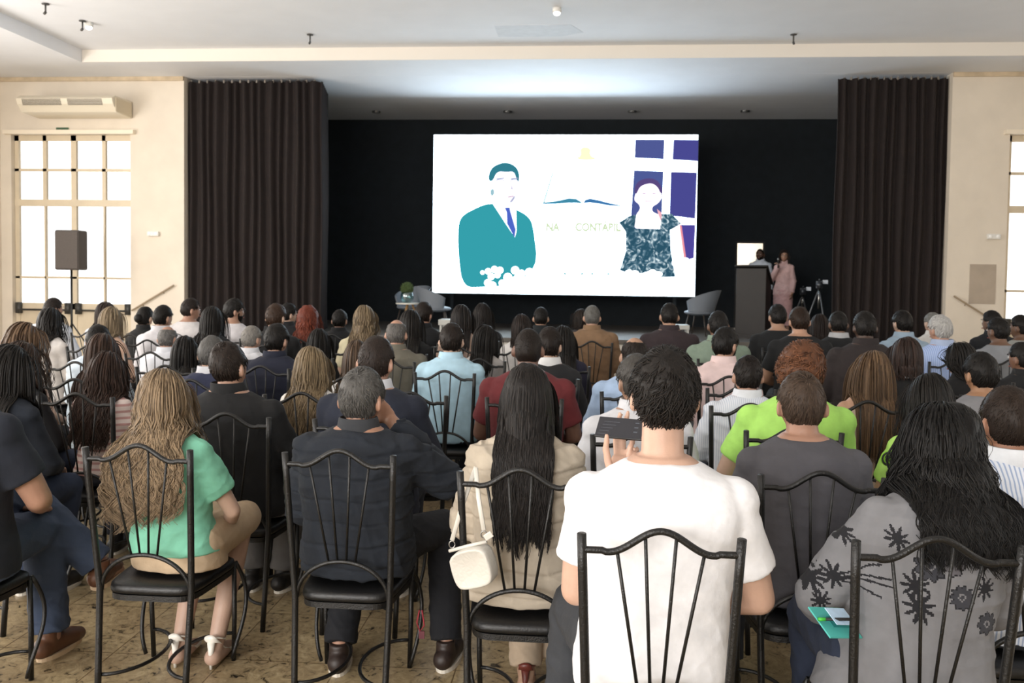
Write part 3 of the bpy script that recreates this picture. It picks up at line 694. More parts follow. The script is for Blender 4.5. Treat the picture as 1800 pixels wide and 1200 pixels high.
ROOTS = []
def make_person(short, extra, px, py, d, sex='m', hair='short', hc=('1a1512', None), top=('shirt', 'cfd3da'), bottom=('trousers', '22252b'),
                rot=0, hy=0, hp=0, hr=0, bw=1.0, lean=0, sk='c08b6a', arms=None, feet=None, shoe='1c1a19', hlen=.4, wave=.0,
                beard=None, glasses=False, stand=None, chair=True, lod=None, extrahair=1.0, smax=1.1, cape=None, hthick=None, headscale=1.0, chair_dy=0, cx=None, legs=None, chair_dx=0, neck=0, spread=0, kneey=None):
    sex_m = sex == 'm'; prof = (PROF_M if sex_m else PROF_F).copy(); prof[:-2, 1:3] *= bw; prof[-2:, 1:3] *= (1+(bw-1)*.4)
    ptop = at(px, py, d)
    hcz = .7625; hy0 = .022+math.sin(R(lean))*.62
    if stand is None:
        z0 = .45; s = (ptop[2]-z0)/(.888+neck)
        s = s/(1-.10*abs(math.sin(R(lean)))-.10*abs(math.sin(R(hp))))
    else:
        s = stand[1]; z0 = stand[0]+.80*s
    s0 = s; s = min(max(s, .83), smax)
    near = d < 3.6; mid = d < 5.3
    lod = lod if lod is not None else (0 if near else 1 if mid else 2)
    vox = (.0065, .0095, .013)[lod]
    rz = R(rot); Rz = rotm(0, 0, rz)
    hip = A([ptop[0], ptop[1], 0])-Rz@A([0, hy0*s, 0])
    shx = 0.0
    if cx is not None:
        pc = at(cx, py, d-.27); dx = (pc+Rz@A([0, .25, 0]))[0]-hip[0]; hip = hip+A([dx, 0, 0])
        shx = (Rz.T@(A([ptop[0], ptop[1], 0])-hip))[0]/max(.3, ptop[2]-z0)
    body_root_loc = hip
    ROOTS.append((short, hip[0], hip[1], s))
    back = (prof[:, 2]-prof[:, 3]).max()*s+{'jacket': .036, 'suit_jacket': .03, 'sweater': .034}.get(top[0], .02)-math.sin(R(lean))*.12
    cdy = -max(0, back-.196)-(.022 if 'jacket' in top[0] else .010)+chair_dy; cback = -.262+cdy
    LN = R(lean); piv = A([0, 0, z0+.10*s]); RL = rotm(-LN)
    def T(p):                                   # zz-space -> person space, with lean
        p = np.asarray(p, float)*s+A([0, 0, z0]); t = sm(.05, .45, (p[..., 2]-z0)/s)[..., None]
        q = (p-piv)@RL.T+piv; q = p*(1-t)+q*t
        q[..., 0] += shx*np.maximum(0, q[..., 2]-z0); return q
    hpv = A([0, .005, .69+neck])
    HR = rotm(0, R(hr), -R(hy))@rotm(-R(hp))
    hs = headscale*min(1.04, (1.0 if sex_m else .965)/s**.6)
    def TH(p): return T((np.asarray(p, float)*hs@HR.T)+A([0, .022, hcz-.69])@HR.T+hpv)
    mb = MB()
    ang = np.arange(28)/28*2*math.pi
    def ring(zz, hw, dp, yc, p=.86): return np.stack([hw*np.sign(np.cos(ang))*abs(np.cos(ang))**p, yc+dp*np.sign(np.sin(ang))*abs(np.sin(ang))**p, 0*ang+zz], -1)
    zz = np.linspace(.035 if stand is None else -.06, .66, 24)
    P_ = lambda z: [np.interp(z, prof[:, 0], prof[:, k]) for k in (1, 2, 3)]
    mb.grid(T([ring(z, *P_(z)) for z in zz]))
    nr = .058 if sex_m else .047
    neck_top = (A([0, .002, -.055])@HR.T)+A([0, .022, hcz-.69])@HR.T+hpv
    mb.tube(T([(0, -.012, .60), (0, -.002, .665), neck_top]), A([nr*1.12, nr, nr*.98])*s, 16)
    mb2 = MB(); G = TH(head_surf(HD)); mb.grid(G)
    for q in (-1, 1):
        e = MB(); E = HD*A([.010, .021, .034])@rotm(-.18, 0, 0).T@rotm(0, 0, q*.55).T+A([q*.082, -.014, -.012]); mb.grid(TH(E))
    # limbs
    sw = np.interp(.55, prof[:, 0], prof[:, 1])-.016; ar = (1.0 if sex_m else .84)*(1+(bw-1)*.6)
    SH, EL, WR = {}, {}, {}
    inv = lambda wpt: Rz.T@(A(wpt)-hip)
    for q, nm in ((-1, 'L'), (1, 'R')):
        SH[q] = T(A([q*sw, -.024, .542]))
        sp = (arms or {}).get(nm)
        if sp is None:
            EL[q] = T(A([q*(sw+.065), .05, .285])); WR[q] = A([q*.085, .30, .0])*s+A([0, 0, z0+.205*s])
            if stand is not None: EL[q] = T(A([q*(sw+.05), -.01, .27])); WR[q] = T(A([q*(sw+.05), .07, .03]))
        elif sp[0] == 'w': EL[q], WR[q] = inv(sp[1]), inv(sp[2])
        else: EL[q] = T(A(sp[1])); WR[q] = T(A(sp[2]))
        mb.tube([SH[q], SH[q]*.5+EL[q]*.5, EL[q]], A([.054, .049, .041])*s*ar, 14, round_=True)
        mb.tube([EL[q], EL[q]*.65+WR[q]*.35, WR[q]], A([.041, .041, .027])*s*ar, 14, round_=True)
        if sp is not None and len(sp) > 3 and callable(sp[3]): sp[3](mb, inv, Rz, WR[q])
        else:
            fd = norm(WR[q]-EL[q]);
            if sp is None and stand is None: fd = norm(fd*.4+A([-q*.25, .8, -.25]))
            nn = norm(np.cross(fd, A([1., 0, 0])))
            if sp is None: nn = A([0, 0, -1.]) if stand is None else A([-q*1.0, 0, 0])
            nn = norm(nn-fd*(nn@fd)); ss = norm(np.cross(nn, fd))*(1)
            if ss@A([-q, 0.4, 0]) < 0: ss = -ss
            hand_mb(mb, WR[q], fd, nn, ss, s*(1.0 if sex_m else .9))
    HI, KN, AN = {}, {}, {}
    lr = (1.0 if sex_m else .95)*(1+(bw-1)*.6)
    for q, i in ((-1, 0), (1, 1)):
        if stand is None:
            fx, fy = feet[i] if feet else (q*.08, .268)
            ky = kneey or (.44 if feet else .355)
            HI[q] = A([q*.095*s, .0, z0+.125*s]); KN[q] = A([q*.05+fx*.6+(q*.02), ky*s, z0+(.10 if bottom[0] == 'trousers' else .112)*s]); AN[q] = A([fx, fy, .085])
            if feet: KN[q][0] = .25*q*.13+.75*fx
            if legs and q in legs: KN[q], AN[q] = inv(legs[q][0]), inv(legs[q][1])
        else:
            HI[q] = A([q*.09*s, 0, z0+.05*s]); KN[q] = A([q*.1*s, .03, z0-.36*s]); AN[q] = A([q*.1*s, -.01, stand[0]+.085])
        mb.tube([HI[q], HI[q]*.5+KN[q]*.5, KN[q]], A([.088, .076, .056])*s*lr, 16, round_=True)
        mb.tube([KN[q], KN[q]*.65+AN[q]*.35, AN[q]], A([.056, .056, .036])*s*lr, 14, round_=True)
        mb.tube([AN[q]+A([0, -.03, -.04]), AN[q]+A([0, .06, -.045]), AN[q]+A([0, .15, -.062])], A([.036, .036, .022])*1.0, 10, round_=True)
    m_skin = skin(sk)
    head_c = TH(A([0, 0, 0.]))
    def post_body(o):
        # eyes, brows and lips on the finished surface
        ex = MB()
        for q in (-1, 1):
            E = HD[::3, ::3]*A([.0125, .010, .0055])+A([q*.031, .0795, .005]); ex.grid(TH(E), m=0)
            E = HD[::3, ::3]*A([.0052, .004, .0050])+A([q*.031, .0870, .005]); ex.grid(TH(E), m=1)
            ex.tube(TH([(q*.015, .094, .024), (q*.032, .0925, .029), (q*.047, .083, .024)]), .0035, 6, m=1)
        E = HD[::3, ::3]*A([.023, .006, .006])+A([0, .0925, -.064]); ex.grid(TH(E), m=2)
        f = ex.mesh('features', [basic('eye_white', 'e6e2dc', .3), basic('eye_dark', '2a1c15', .4), basic('lips', '9c5a50', .5)])
        import bmesh
        bm = bmesh.new(); bm.from_mesh(o.data); nf = len(bm.faces); bm.from_mesh(f); bm.faces.ensure_lookup_table()
        for i_ in range(nf, len(bm.faces)): bm.faces[i_].material_index += 1
        for m in f.materials: o.data.materials.append(m)
        bm.to_mesh(o.data); bm.free(); bpy.data.meshes.remove(f)
    body = remesh_later(mb, 'person', m_skin, None, min(vox, .0085) if lod < 2 else .0105, post_body, 2)
    body.location = body_root_loc; body.rotation_euler = (0, 0, rz)
    tag(body, 'person %s%s' % (short, extra), 'person', 'seated audience' if stand is None else 'speakers on the stage')
    # ---- clothes
    kind, tc = top[0], top[1]; tm = tc if not isinstance(tc, str) else cloth(tc)
    thick = {'jacket': .026, 'suit_jacket': .022, 'sweater': .022, 'blouse': .018, 't_shirt': .015}.get(kind, .014)
    zb, zt = (.035, .648)
    if kind in ('tank_top', 'dress'): zt = .60
    if kind == 'blouse': zb = .10
    if stand is not None: zb = .0
    g = MB(); zs = np.linspace(zb, zt, 24); e = thick
    rg = []
    for z in zs:
        hw, dp, yc = P_(z)
        if kind in ('tank_top', 'dress'): hw = hw*(1-.32*sm(.48, .60, z))-.0
        if kind in ('jacket', 'sweater'): hw, dp = hw+.012*(1-sm(.4, .6, z)), dp+.016*(1-sm(.35, .62, z))
        k = e*(1-.35*sm(.6, .65, z))
        rg.append(ring(z, hw+k, dp+k, yc))
    g.grid(T(rg))
    sleeve = {'t_shirt': .70, 'blouse': .70, 'polo_shirt': .6, 'shirt': 2, 'jacket': 2, 'suit_jacket': 2, 'sweater': 2, 'cardigan': 2}.get(kind, 0)
    cuff = {}
    for q in (-1, 1):
        if not sleeve: continue
        a0, a1 = SH[q]-norm(SH[q]*A([1, 0, 0]))*.02*s, EL[q]
        k = ar*s; ee = thick*s*.95+.005
        puff = .012 if kind in ('blouse', 'sweater') else 0
        f = min(1, sleeve); ends = a0+(a1-a0)*f
        g.tube([a0, a0+(ends-a0)*.5, ends], A([.054*k+ee, .053*k+ee+puff, (.051 if sleeve < 1 else .044)*k+ee*1.25]), 16, caps=(1, 1))
        g.ell(SH[q], [.0535*k+ee*.8]*3)
        if sleeve > 1:
            w1 = EL[q]+(WR[q]-EL[q])*.93
            g.ell(EL[q], [.044*k+ee*1.25]*3)
            g.tube([EL[q], EL[q]*.6+w1*.4, w1], A([.043*k+ee*1.2, .043*k+ee, .031*k+ee]), 14)
            cuff[q] = w1
    amp = {'t_shirt': .0038, 'jacket': .011, 'sweater': .008}.get(kind, .007)*(1 if lod < 2 else .8)
    quilt = kind == 'jacket' and lod == 0
    pf = folds(amp, abs(hash_(short)) % 9999)
    if quilt:
        pf0 = pf
        def pf(o):
            pf0(o); me = o.data; P = co_of(me); n_ = np.empty(len(P)*3); me.vertices.foreach_get('normal', n_); n_ = n_.reshape(-1, 3)
            q_ = np.exp(-(np.sin((P[:, 2]+.006*np.sin(P[:, 0]*23))*math.pi/.088)/.16)**2); P = P-n_*(.0075*q_)[:, None]; me.vertices.foreach_set('co', P.ravel())
    post = pf if cape is None else (lambda o: (pf(o), cape(o, s, z0)))
    mats = [tm] if cape is None else [tm]+cape.mats
    remesh_later(g, kind, mats, body, vox if cape is None else .0045, post, (24, 10, 5)[lod])
    if kind in ('shirt', 'jacket', 'suit_jacket', 'polo_shirt'):
        cm = tm if len(top) < 3 else cloth(top[2])
        cl = MB(); nk = nr+.010
        prf = [(.628, nk+.030), (.655, nk+.018), (.688, nk+.011), (.691, nk+.005), (.66, nk+.004), (.632, nk+.008)]
        cl.grid(T([[(q_*math.cos(a)*1.05, q_*math.sin(a)-.006-.01*(z-.63)/.07+.004, z+.0-(.02 if math.sin(a) > .5 else 0)) for a in np.arange(24)/24*2*math.pi] for z, q_ in prf+[prf[0]]]), (0, 0))
        cl.build('collar', cm, body)
    # bottoms
    bm_ = bottom[1] if not isinstance(bottom[1], str) else cloth(bottom[1])
    g = MB(); hz_ = np.linspace(.03 if stand is None else -.055, .16, 8)
    g.grid(T([ring(z, P_(z)[0]+.012-.006*sm(.06, .12, z), P_(z)[1]+.012-.006*sm(.06, .12, z), P_(z)[2]) for z in hz_]))
    if bottom[0] == 'trousers':
        for q in (-1, 1):
            g.tube([HI[q], HI[q]*.5+KN[q]*.5, KN[q]], A([.088, .078, .062])*s*lr+.011, 16, round_=True)
            an = KN[q]+(AN[q]-KN[q])*.95
            g.tube([KN[q], KN[q]*.6+an*.4, an], A([.062, .060, .056])*s*lr+A([.011, .011, .012]), 16)
    else:
        if stand is None:
            for q in (-1, 1): g.tube([HI[q], HI[q]*.5+KN[q]*.5, KN[q]+A([0, .02, 0])], A([.094, .090, .076])*s*lr+.011, 16, round_=True)
            for t in np.linspace(0, 1, 6):
                c = (HI[-1]+HI[1])/2*(1-t)+(KN[-1]+KN[1])/2*t; wd = abs((HI[1]*(1-t)+KN[1]*t)[0]-c[0])+.05
                g.ell(c, (wd, .09, .085*s), None, 28, 16)
        else:
            zs_ = np.linspace(z0+.1*s, stand[0]+.18, 10)
            g.grid([[( .19*s*math.cos(a), .15*s*math.sin(a), z) for a in np.arange(24)/24*2*math.pi] for z in zs_])
    remesh_later(g, bottom[0], bm_, body, vox*1.15, folds(.005 if bottom[0] == 'skirt' else .008, abs(hash_(short+'b')) % 9999, 22), (10, 6, 3)[lod])
    for q in (-1, 1):
        if shoe == 'heels' or shoe == 'redheels':
            mm = basic('white_leather', 'e9e4da', .35) if shoe == 'heels' else basic('oxblood_leather', '5e2a22', .4)
            a = AN[q]; h = MB()
            prof_ = [(-.055, .035, .026), (-.02, .02, .030), (.03, -.025, .032), (.09, -.062, .036), (.14, -.070, .028), (.185, -.074, .010)]
            G = []
            for yy, zl, hw in prof_:
                c = np.arange(14)/14*2*math.pi; hh = .028 if yy > .05 else (.034 if yy < -.03 else .012)
                G.append([(a[0]+hw*math.cos(t), a[1]+yy, a[2]+zl-.004+hh*.5+hh*.5*math.sin(t)) for t in c])
            h.grid(G); so = h.build('shoe', mm, body)
            MB().tube([a+A([0, -.045, .03]), a+A([0, -.05, -.03]), a+A([0, -.045, -.083])], [.017, .009, .0065], 8).build('heel', mm, so)
            t_ = np.arange(21)/20*2*math.pi
            MB().tube(np.stack([a[0]+.038*np.cos(t_), a[1]-.005+.042*np.sin(t_), a[2]+.032-.02*np.sin(t_)], -1), .0035, 6).build('ankle_strap', mm, so)
        else:
            a = AN[q]; g2 = MB(); dr = rotm(0, 0, -q*R(8))
            g2.tube(A([(0, -.045, -.035), (0, .05, -.035), (0, .13, -.050), (0, .17, -.055)])@dr.T+a, [.043, .045, .042, .030], 14, round_=True)
            g2.tube(A([(0, -.01, -.03), (0, -.01, .035)])@dr.T+a, [.042, .040], 14)
            if lod < 2:
                so = remesh_later(g2, 'shoe', basic('shoe_leather', shoe, .5), body, .007, None, 2)
                sl = MB(); oc = np.arange(24)/24*2*math.pi
                o2 = A([(.047*math.cos(t)*(1-.12*math.sin(t)), .058+.125*math.sin(t), 0) for t in oc])
                sl.grid([(o2+A([0, 0, -.0848]))@dr.T+a, (o2+A([0, 0, -.066]))@dr.T+a])
                sl.build('sole', basic('sole_white', 'd8d2c6', .6) if shoe != '5b3a26' else basic('sole_tan', 'b9a184', .6), so, False)
            else: g2.build('shoe', basic('shoe_leather', shoe, .5), body)
    # ---- hair
    hm = hairmat(*hc)
    hb = MB(); x, y, z = HD[..., 0], HD[..., 1], HD[..., 2]
    long_ = hair in ('long', 'ponytail', 'bob')
    th_ = hthick if hthick else {'short': .014, 'crop': .010, 'buzz': .005, 'bald': .008, 'thin': .011, 'curly': .028, 'wavy': .026, 'long': .016, 'bob': .016, 'ponytail': .012, 'bun': .012}[hair]
    mk = hairline(HD, hair)
    if long_: mk = np.maximum(mk, sm(-.9, -.6, z)*sm(.15, -.15, y))
    ns = sum(np.sin(HD@(RNG.normal(size=3)*9)+RNG.random()*6) for _ in range(6))/6
    fade = sm(-.55, .15, z) if hair in ('short', 'crop', 'wavy', 'thin', 'bald') else 1.0
    fade = fade*(1-.75*sm(.55, .9, abs(x))*sm(.40, -.05, z)) if not long_ and hair != 'curly' else fade
    off = mk*(th_*(.35+.65*fade)*(1+.35*ns))-(1-mk)*.012
    hb.grid(TH(head_surf(HD, off)))
    def pick(n, cond=None):
        out = []
        while len(out) < n:
            D = norm(RNG.normal(size=(n*4, 3))); m = hairline(D, hair) > .5+.3*RNG.random(len(D))
            if cond is not None: m &= cond(D)
            out += list(D[m])
        return A(out[:n])
    if not long_:
        cnt = {'short': (2600, 900, 320), 'crop': (3000, 1000, 320), 'buzz': (3000, 1400, 0), 'bald': (1800, 800, 260), 'thin': (3000, 1000, 320), 'curly': (2200, 1500, 300), 'wavy': (2600, 900, 300), 'bun': (1600, 700, 260)}[hair][lod]
        if cnt:
            D = pick(cnt); whorl = norm(A([.12, -.55, .8])); T_ = 7
            L = {'short': .030, 'buzz': .008, 'crop': .018, 'bald': .022, 'thin': .026, 'curly': .035, 'wavy': .045, 'bun': .05}[hair]*(.7+.6*RNG.random(cnt))
            D = D/np.linalg.norm(D, axis=1)[:, None]; tang = norm(D-whorl*(D@whorl)[:, None]); tang = norm(tang-D*(tang*D).sum(1)[:, None])
            sd = np.cross(D, tang); jit = RNG.normal(size=(cnt, 1))*(.35 if hair in ('short', 'crop', 'thin', 'bald', 'bun') else .9)
            tang = norm(tang+sd*jit); P = []
            ph = RNG.random(cnt)*6.28; mkd = hairline(D, hair)
            fd = (.35+.65*sm(-.55, .15, D[:, 2])) if hair != 'curly' else np.ones(cnt)
            if hair != 'curly': fd = fd*(1-.75*sm(.55, .9, abs(D[:, 0]))*sm(.40, -.05, D[:, 2]))
            for k in range(T_):
                t = k/(T_-1); DD = norm(D+tang*(t*L/.095)[:, None])
                lift = {'curly': .010, 'wavy': .006, 'buzz': .001}.get(hair, .004)
                o_ = th_*fd*(.55+.5*t)+lift*np.sin(t*3+ph)*(1 if hair in ('curly', 'wavy') else .5)
                q = head_surf(DD, o_)
                if hair in ('curly', 'wavy'): q = q+sd*(( .009 if hair == 'curly' else .007)*np.sin(t*(7 if hair == 'curly' else 4)+ph))[:, None]
                P.append(q)
            P = np.stack(P, 1); tt = np.linspace(0, 1, T_)
            rad = np.outer(.6+.6*RNG.random(cnt), np.sqrt(np.clip(1.02-tt**2, 0, 1)))*{0: .0019, 1: .0030, 2: .0052}[lod]*(1.3 if hair in ('curly', 'wavy') else 1)
            PT = TH(P); hb.strands(PT, rad*s, 4, .5, 0, PT-TH(A([0, 0, 0.])))
        if hair == 'bun': hb.ell(TH(A([0, -.115, .0])), A([.045, .04, .05])*s, None, 20, 14)
    else:
        n = int((2300, 1200, 480)[lod]*extrahair); T_ = 30 if lod == 0 else 20
        D = pick(n, lambda D: (D[:, 2] > -.35))
        lay = RNG.random(n)
        offs = .004+.016*lay*(1.3 if wave > .012 else 1)
        cen = TH(A([0, 0, 0.])); HM = HR
        rad3 = A([.0765, .097, .118])*s*hs
        Rroot = head_surf(D, offs); P = TH(Rroot); out = [P.copy()]
        ztop = TH(A([0, -.02, .118]))[2]; L = np.maximum(.07, (P[:, 2]-ztop+hlen)*(1.0+.5*np.clip(D[:, 2], 0, 1)**2*.25)+.03*sm(.3, 1, D[:, 2]))*(.86+.2*RNG.random(n)**.7)
        part = norm(D-A([0, .55, .85])); vel = (part-D*(part*D).sum(1)[:, None])@RL.T
        vel = norm(vel@HR.T+A([0, 0, -.05]))
        ds = L/(T_-1)
        for k in range(1, T_):
            t = k/(T_-1)
            rel = ((P-cen)@RL)@HR; nh = norm(rel/rad3**2)@HR.T@RL.T
            gdir = A([0, 0, -1.])+0*P
            vel = norm(.72*vel+.34*gdir)
            P = P+vel*ds[:, None]
            # keep out of the head
            rel = ((P-cen)@RL)@HR; rr = np.linalg.norm(rel/(rad3+offs[:, None]), axis=1)
            ins = rr < 1
            relp = rel/np.maximum(rr, .2)[:, None]; Pn = (relp@HR.T)@RL.T+cen
            P = np.where(ins[:, None], Pn, P)
            rel = ((P-cen)@RL)@HR; fm = (rel[:, 1] > .02) & (rel[:, 2] < .07*s) & (rel[:, 2] > -.16*s)
            rel[:, 0] = np.where(fm, np.where(rel[:, 0] >= 0, 1, -1)*np.maximum(abs(rel[:, 0]), (.060+.35*offs)*s), rel[:, 0])
            P = np.where(fm[:, None], (rel@HR.T)@RL.T+cen, P)
            # keep out of neck, shoulders and back
            zq = (P[:, 2]-z0)/s; hw = np.interp(zq, prof[:, 0], prof[:, 1], right=nr)+thick+.008; dp = np.interp(zq, prof[:, 0], prof[:, 2], right=nr)+thick+.006
            hw = hw+np.where((zq > .45) & (zq < .60), .03, 0)
            yc = np.interp(zq, prof[:, 0], prof[:, 3])+np.sin(LN)*np.clip(zq-.1, 0, 1)*.9
            Px = P[:, 0]-shx*np.maximum(0, P[:, 2]-z0); xx = Px/s/hw; yy = (P[:, 1]/s-yc)/(dp+offs*.8); r2 = np.sqrt(xx**2+yy**2); ins = (r2 < 1) & (zq < .72)
            sx_ = np.sqrt(np.clip(1-np.minimum(abs(xx), .93)**2, .02, 1)); bk = np.where(D[:, 1] < .25, -1.0, 1.0)
            P = np.where(ins[:, None], np.stack([P[:, 0]+np.sign(Px)*.004*(abs(xx) > .93), (yc+bk*sx_*(dp+offs*.8))*s, P[:, 2]], -1), P)
            if stand is None: P[:, 1] = np.maximum(P[:, 1], np.interp(P[:, 2], [.45, 1.0, 1.02, 1.25], [-.205, -.262, -.275, -.36])+cdy+.022+.01*lay)
            vel = norm(P-out[-1])
            out.append(P.copy())
        P = np.stack(out, 1); tt = np.linspace(0, 1, T_)[None]
        ng = max(6, n//(16 if lod == 0 else 11)); gi = RNG.permutation(n)[:ng]; near_ = gi[np.argmax(D@D[gi].T, axis=1)]
        cl = ((.62, .40, .30)[lod]*sm(.30, 1, tt))[..., None]; P = P+(P[near_]-P)*cl*(np.linalg.norm(P[near_]-P, axis=-1, keepdims=True) < .09)
        if wave:
            ph = (np.arctan2(D[:, 0], -D[:, 1])*2.5)[near_][:, None]+RNG.normal(size=n)[near_][:, None]*.9+RNG.normal(size=(n, 1))*.18; fr = 2*math.pi*(P[:, :1, 2]-P[..., 2])/.125
            gm = wave*sm(.12, .6, tt)
            P[..., 0] += gm*np.sin(fr+ph); P[..., 1] -= abs(gm*.6*np.cos(fr*.9+ph))
        if spread: P[..., 0] += (P[..., 0]-cen[0])*spread*sm(.25, .8, tt)
        if hair == 'ponytail':
            tz = sm(.25, .5, tt)[..., None]; ctr = A([0, -.115*s, 0])+cen*A([0, 1, 0]); P[..., :2] = P[..., :2]*(1-.78*tz)+(ctr[:2])*.78*tz
        base = (.0034, .0050, .0084)[lod]*(1.0 if hair != 'ponytail' else .8)
        rad = (.7+.6*RNG.random((n, 1)))*base*np.clip(1.0-.80*tt**2.2, .12, 1)*(.5+.5*np.minimum(1, tt*8))
        RF = P-cen; RF[..., 2] = np.maximum(RF[..., 2], 0); hb.strands(P, rad*s, 5 if lod == 0 else 4, .30, 0, RF)
    hb.build('hair', hm, body)
    if beard:
        D = HD; m = sm(-.30, -.45, z)*sm(.0, .35, y); m = np.maximum(m, sm(.1, -.25, z)*np.exp(-((y-.25)/.16)**2)*.9)
        m = m*(1-np.exp(-(x/.22)**2-((z+.53)/.1)**2))
        MB().grid(TH(head_surf(D, m*.008-(1-m)*.012))).build('beard', hairmat(beard, None, .6), body)
    if glasses:
        gl = MB()
        for q in (-1, 1):
            t_ = np.arange(19)/18*2*math.pi
            gl.tube(TH(np.stack([q*.032+.022*np.cos(t_), .1+0*t_, .004+.017*np.sin(t_)], -1)), .0018, 6)
            gl.tube(TH([(q*.054, .098, .008), (q*.079, .05, .008), (q*.084, -.005, .004)]), .0018, 6)
        gl.tube(TH([(-.01, .102, .006), (.01, .102, .006)]), .0018, 6); gl.build('glasses', M_BLACKPL, body)
    if chair and stand is None:
        cpos = hip+Rz@A([chair_dx, cdy, 0])
        place_chair(cpos[0], cpos[1], rz, 'black fan-back chair used by the person '+short)
    return dict(body=body, T=T, TH=TH, inv=inv, hip=hip, Rz=Rz, s=s, z0=z0, SH=SH, EL=EL, WR=WR, KN=KN, AN=AN)
def hash_(t):
    h = 7
    for c in t: h = (h*131+ord(c)) % 1000003
    return h
BLK, DKB, BRN = ('0d0b0b', '2c2622'), ('17110e', '3a2c24'), ('2a1b13', '5a4030')
GREY, SALT, WHT = ('3a3836', 'a9a6a0'), ('24211f', '77726c'), ('8a8884', 'd5d3cf')
LT, MD, DK, DR = 'd0a184', 'b98766', '7b5239', '4f3325'
Pn = make_person
# ---- nearest row
def phone_hand(mb, inv, Rz, W):
    q = lambda *L: [inv(at(p[0], p[1], p[2]+.15)) for p in L]
    a = np.arange(14)/14*2*math.pi; B = Rz.T
    for_ = [(1086, 862, 2.40, .031, .022), (1086, 848, 2.41, .036, .023), (1089, 830, 2.42, .042, .021), (1094, 812, 2.44, .042, .018), (1097, 800, 2.45, .038, .014)]
    mb.grid([inv(at(x, y, d_+.15))+np.cos(a)[:, None]*(B@rt)*w_+np.sin(a)[:, None]*(B@fw)*t_ for x, y, d_, w_, t_ in for_])
    mb.tube(q((1080, 842, 2.40), (1069, 812, 2.39), (1065, 788, 2.385), (1067, 766, 2.375)), [.017, .0125, .011, .0082], 10, round_=True)
    mb.tube(q((1084, 806, 2.45), (1082, 774, 2.52), (1086, 744, 2.545), (1090, 727, 2.535)), [.0105, .010, .009, .0075], 9, round_=True)
    mb.tube(q((1096, 804, 2.45), (1096, 772, 2.52), (1101, 742, 2.545), (1104, 725, 2.535)), [.0105, .010, .009, .0075], 9, round_=True)
    mb.tube(q((1103, 806, 2.45), (1109, 782, 2.46), (1113, 771, 2.435), (1108, 786, 2.40), (1103, 802, 2.395)), [.0105, .010, .0095, .009, .0075], 9, round_=True)
    mb.tube(q((1110, 816, 2.44), (1118, 798, 2.45), (1120, 788, 2.43), (1116, 800, 2.40), (1111, 811, 2.395)), [.0095, .009, .0085, .008, .0068], 9, round_=True)
PW = Pn('in the white t-shirt', ', dark wavy hair, holding up a phone nearest the camera', 1173, 617, 2.48, 'm', 'wavy', ('0d0b0a', '3a332e'), ('t_shirt', 'ebebef'), ('trousers', '3a3d42'),
   bw=1.12, smax=1.16, hthick=.021, sk='dba78b', arms={'L': ('w', at(1014, 1035, 2.46), at(1086, 860, 2.56), phone_hand), 'R': ('l', (.285, .03, .27), (.13, .28, .17))}, lean=2, kneey=.36, feet=((-.25, .31), (.25, .31)), headscale=1.03, cx=1166, neck=.055)
FM = [cloth('191920'), cloth('3a3b44'), cloth('66646a')]
def flowers(o, s, z0):
    me = o.data; n = len(me.polygons); c = np.empty(n*3); me.polygons.foreach_get('center', c); c = c.reshape(-1, 3)
    x, z, mi = c[:, 0]/s, (c[:, 2]-z0)/s, np.zeros(n, int)
    def flower(cx, cz, r, k, m, ph=0, core=True):
        dx, dz = x-cx, z-cz; rr = np.hypot(dx, dz); a = np.arctan2(dz, dx)+ph
        mi[rr < r*(.72+.28*abs(np.cos(a*k/2)))] = m
        if core: mi[(rr < r*.30) & (rr > r*.18)] = 0
        e = (rr < r*(.78+.28*abs(np.cos(a*k/2)))) & (rr > r*(.66+.28*abs(np.cos(a*k/2)))); mi[e] = 1
    def leafy(cx, cz, r, ph, m=1):
        dx, dz = x-cx, z-cz; rr = np.hypot(dx, dz*.85); a = np.arctan2(dz, dx)+ph
        mi[rr < r*(.35+.65*np.cos(a*4.5)**2)] = m
    def stem(x0, z0_, x1, z1, w_=.0028, m=1):
        v = A([x1-x0, z1-z0_]); L = np.hypot(*v); t = np.clip(((x-x0)*v[0]+(z-z0_)*v[1])/L**2, 0, 1)
        mi[np.hypot(x-x0-t*v[0], z-z0_-t*v[1]) < w_] = m
    flower(.045, .455, .042, 9, 2); flower(.125, .375, .034, 11, 2, .4); flower(.105, .46, .03, 7, 3, 1, False)
    leafy(.005, .40, .038, .4); leafy(.012, .345, .042, 1.2); leafy(-.03, .515, .03, .2)
    for p in ((-.045, .385), (-.07, .435), (-.075, .35), (-.05, .405)): stem(-.19, .375, *p)
    leafy(-.185, .38, .035, .9); leafy(-.15, .50, .028, .2); leafy(-.235, .45, .035, 0, 2); leafy(-.24, .36, .04, .6); flower(-.255, .41, .035, 9, 2); leafy(.19, .40, .03, .3); flower(.20, .30, .032, 8, 2); leafy(-.215, .30, .03, 1)
    for q in (-1, 1): flower(q*.20, .53, .034, 9, 2)
    me.polygons.foreach_set('material_index', mi)
flowers.mats = FM
PF = Pn('in the grey flower-print sweater', ', with very long curly black hair, nearest right', 1688, 724, 2.50, 'f', 'long', ('080808', '24211f'), ('sweater', '807f83'), ('trousers', '243047'),
   bw=1.16, sk='c99a7c', hlen=.40, wave=.015, cx=1632, spread=.25, hy=-6, lean=8, hp=14, cape=flowers, arms={'L': ('l', (-.275, .05, .30), (-.16, .27, .16))}, feet=((-.12, .31), (.10, .31)), extrahair=1.45, hthick=.022)
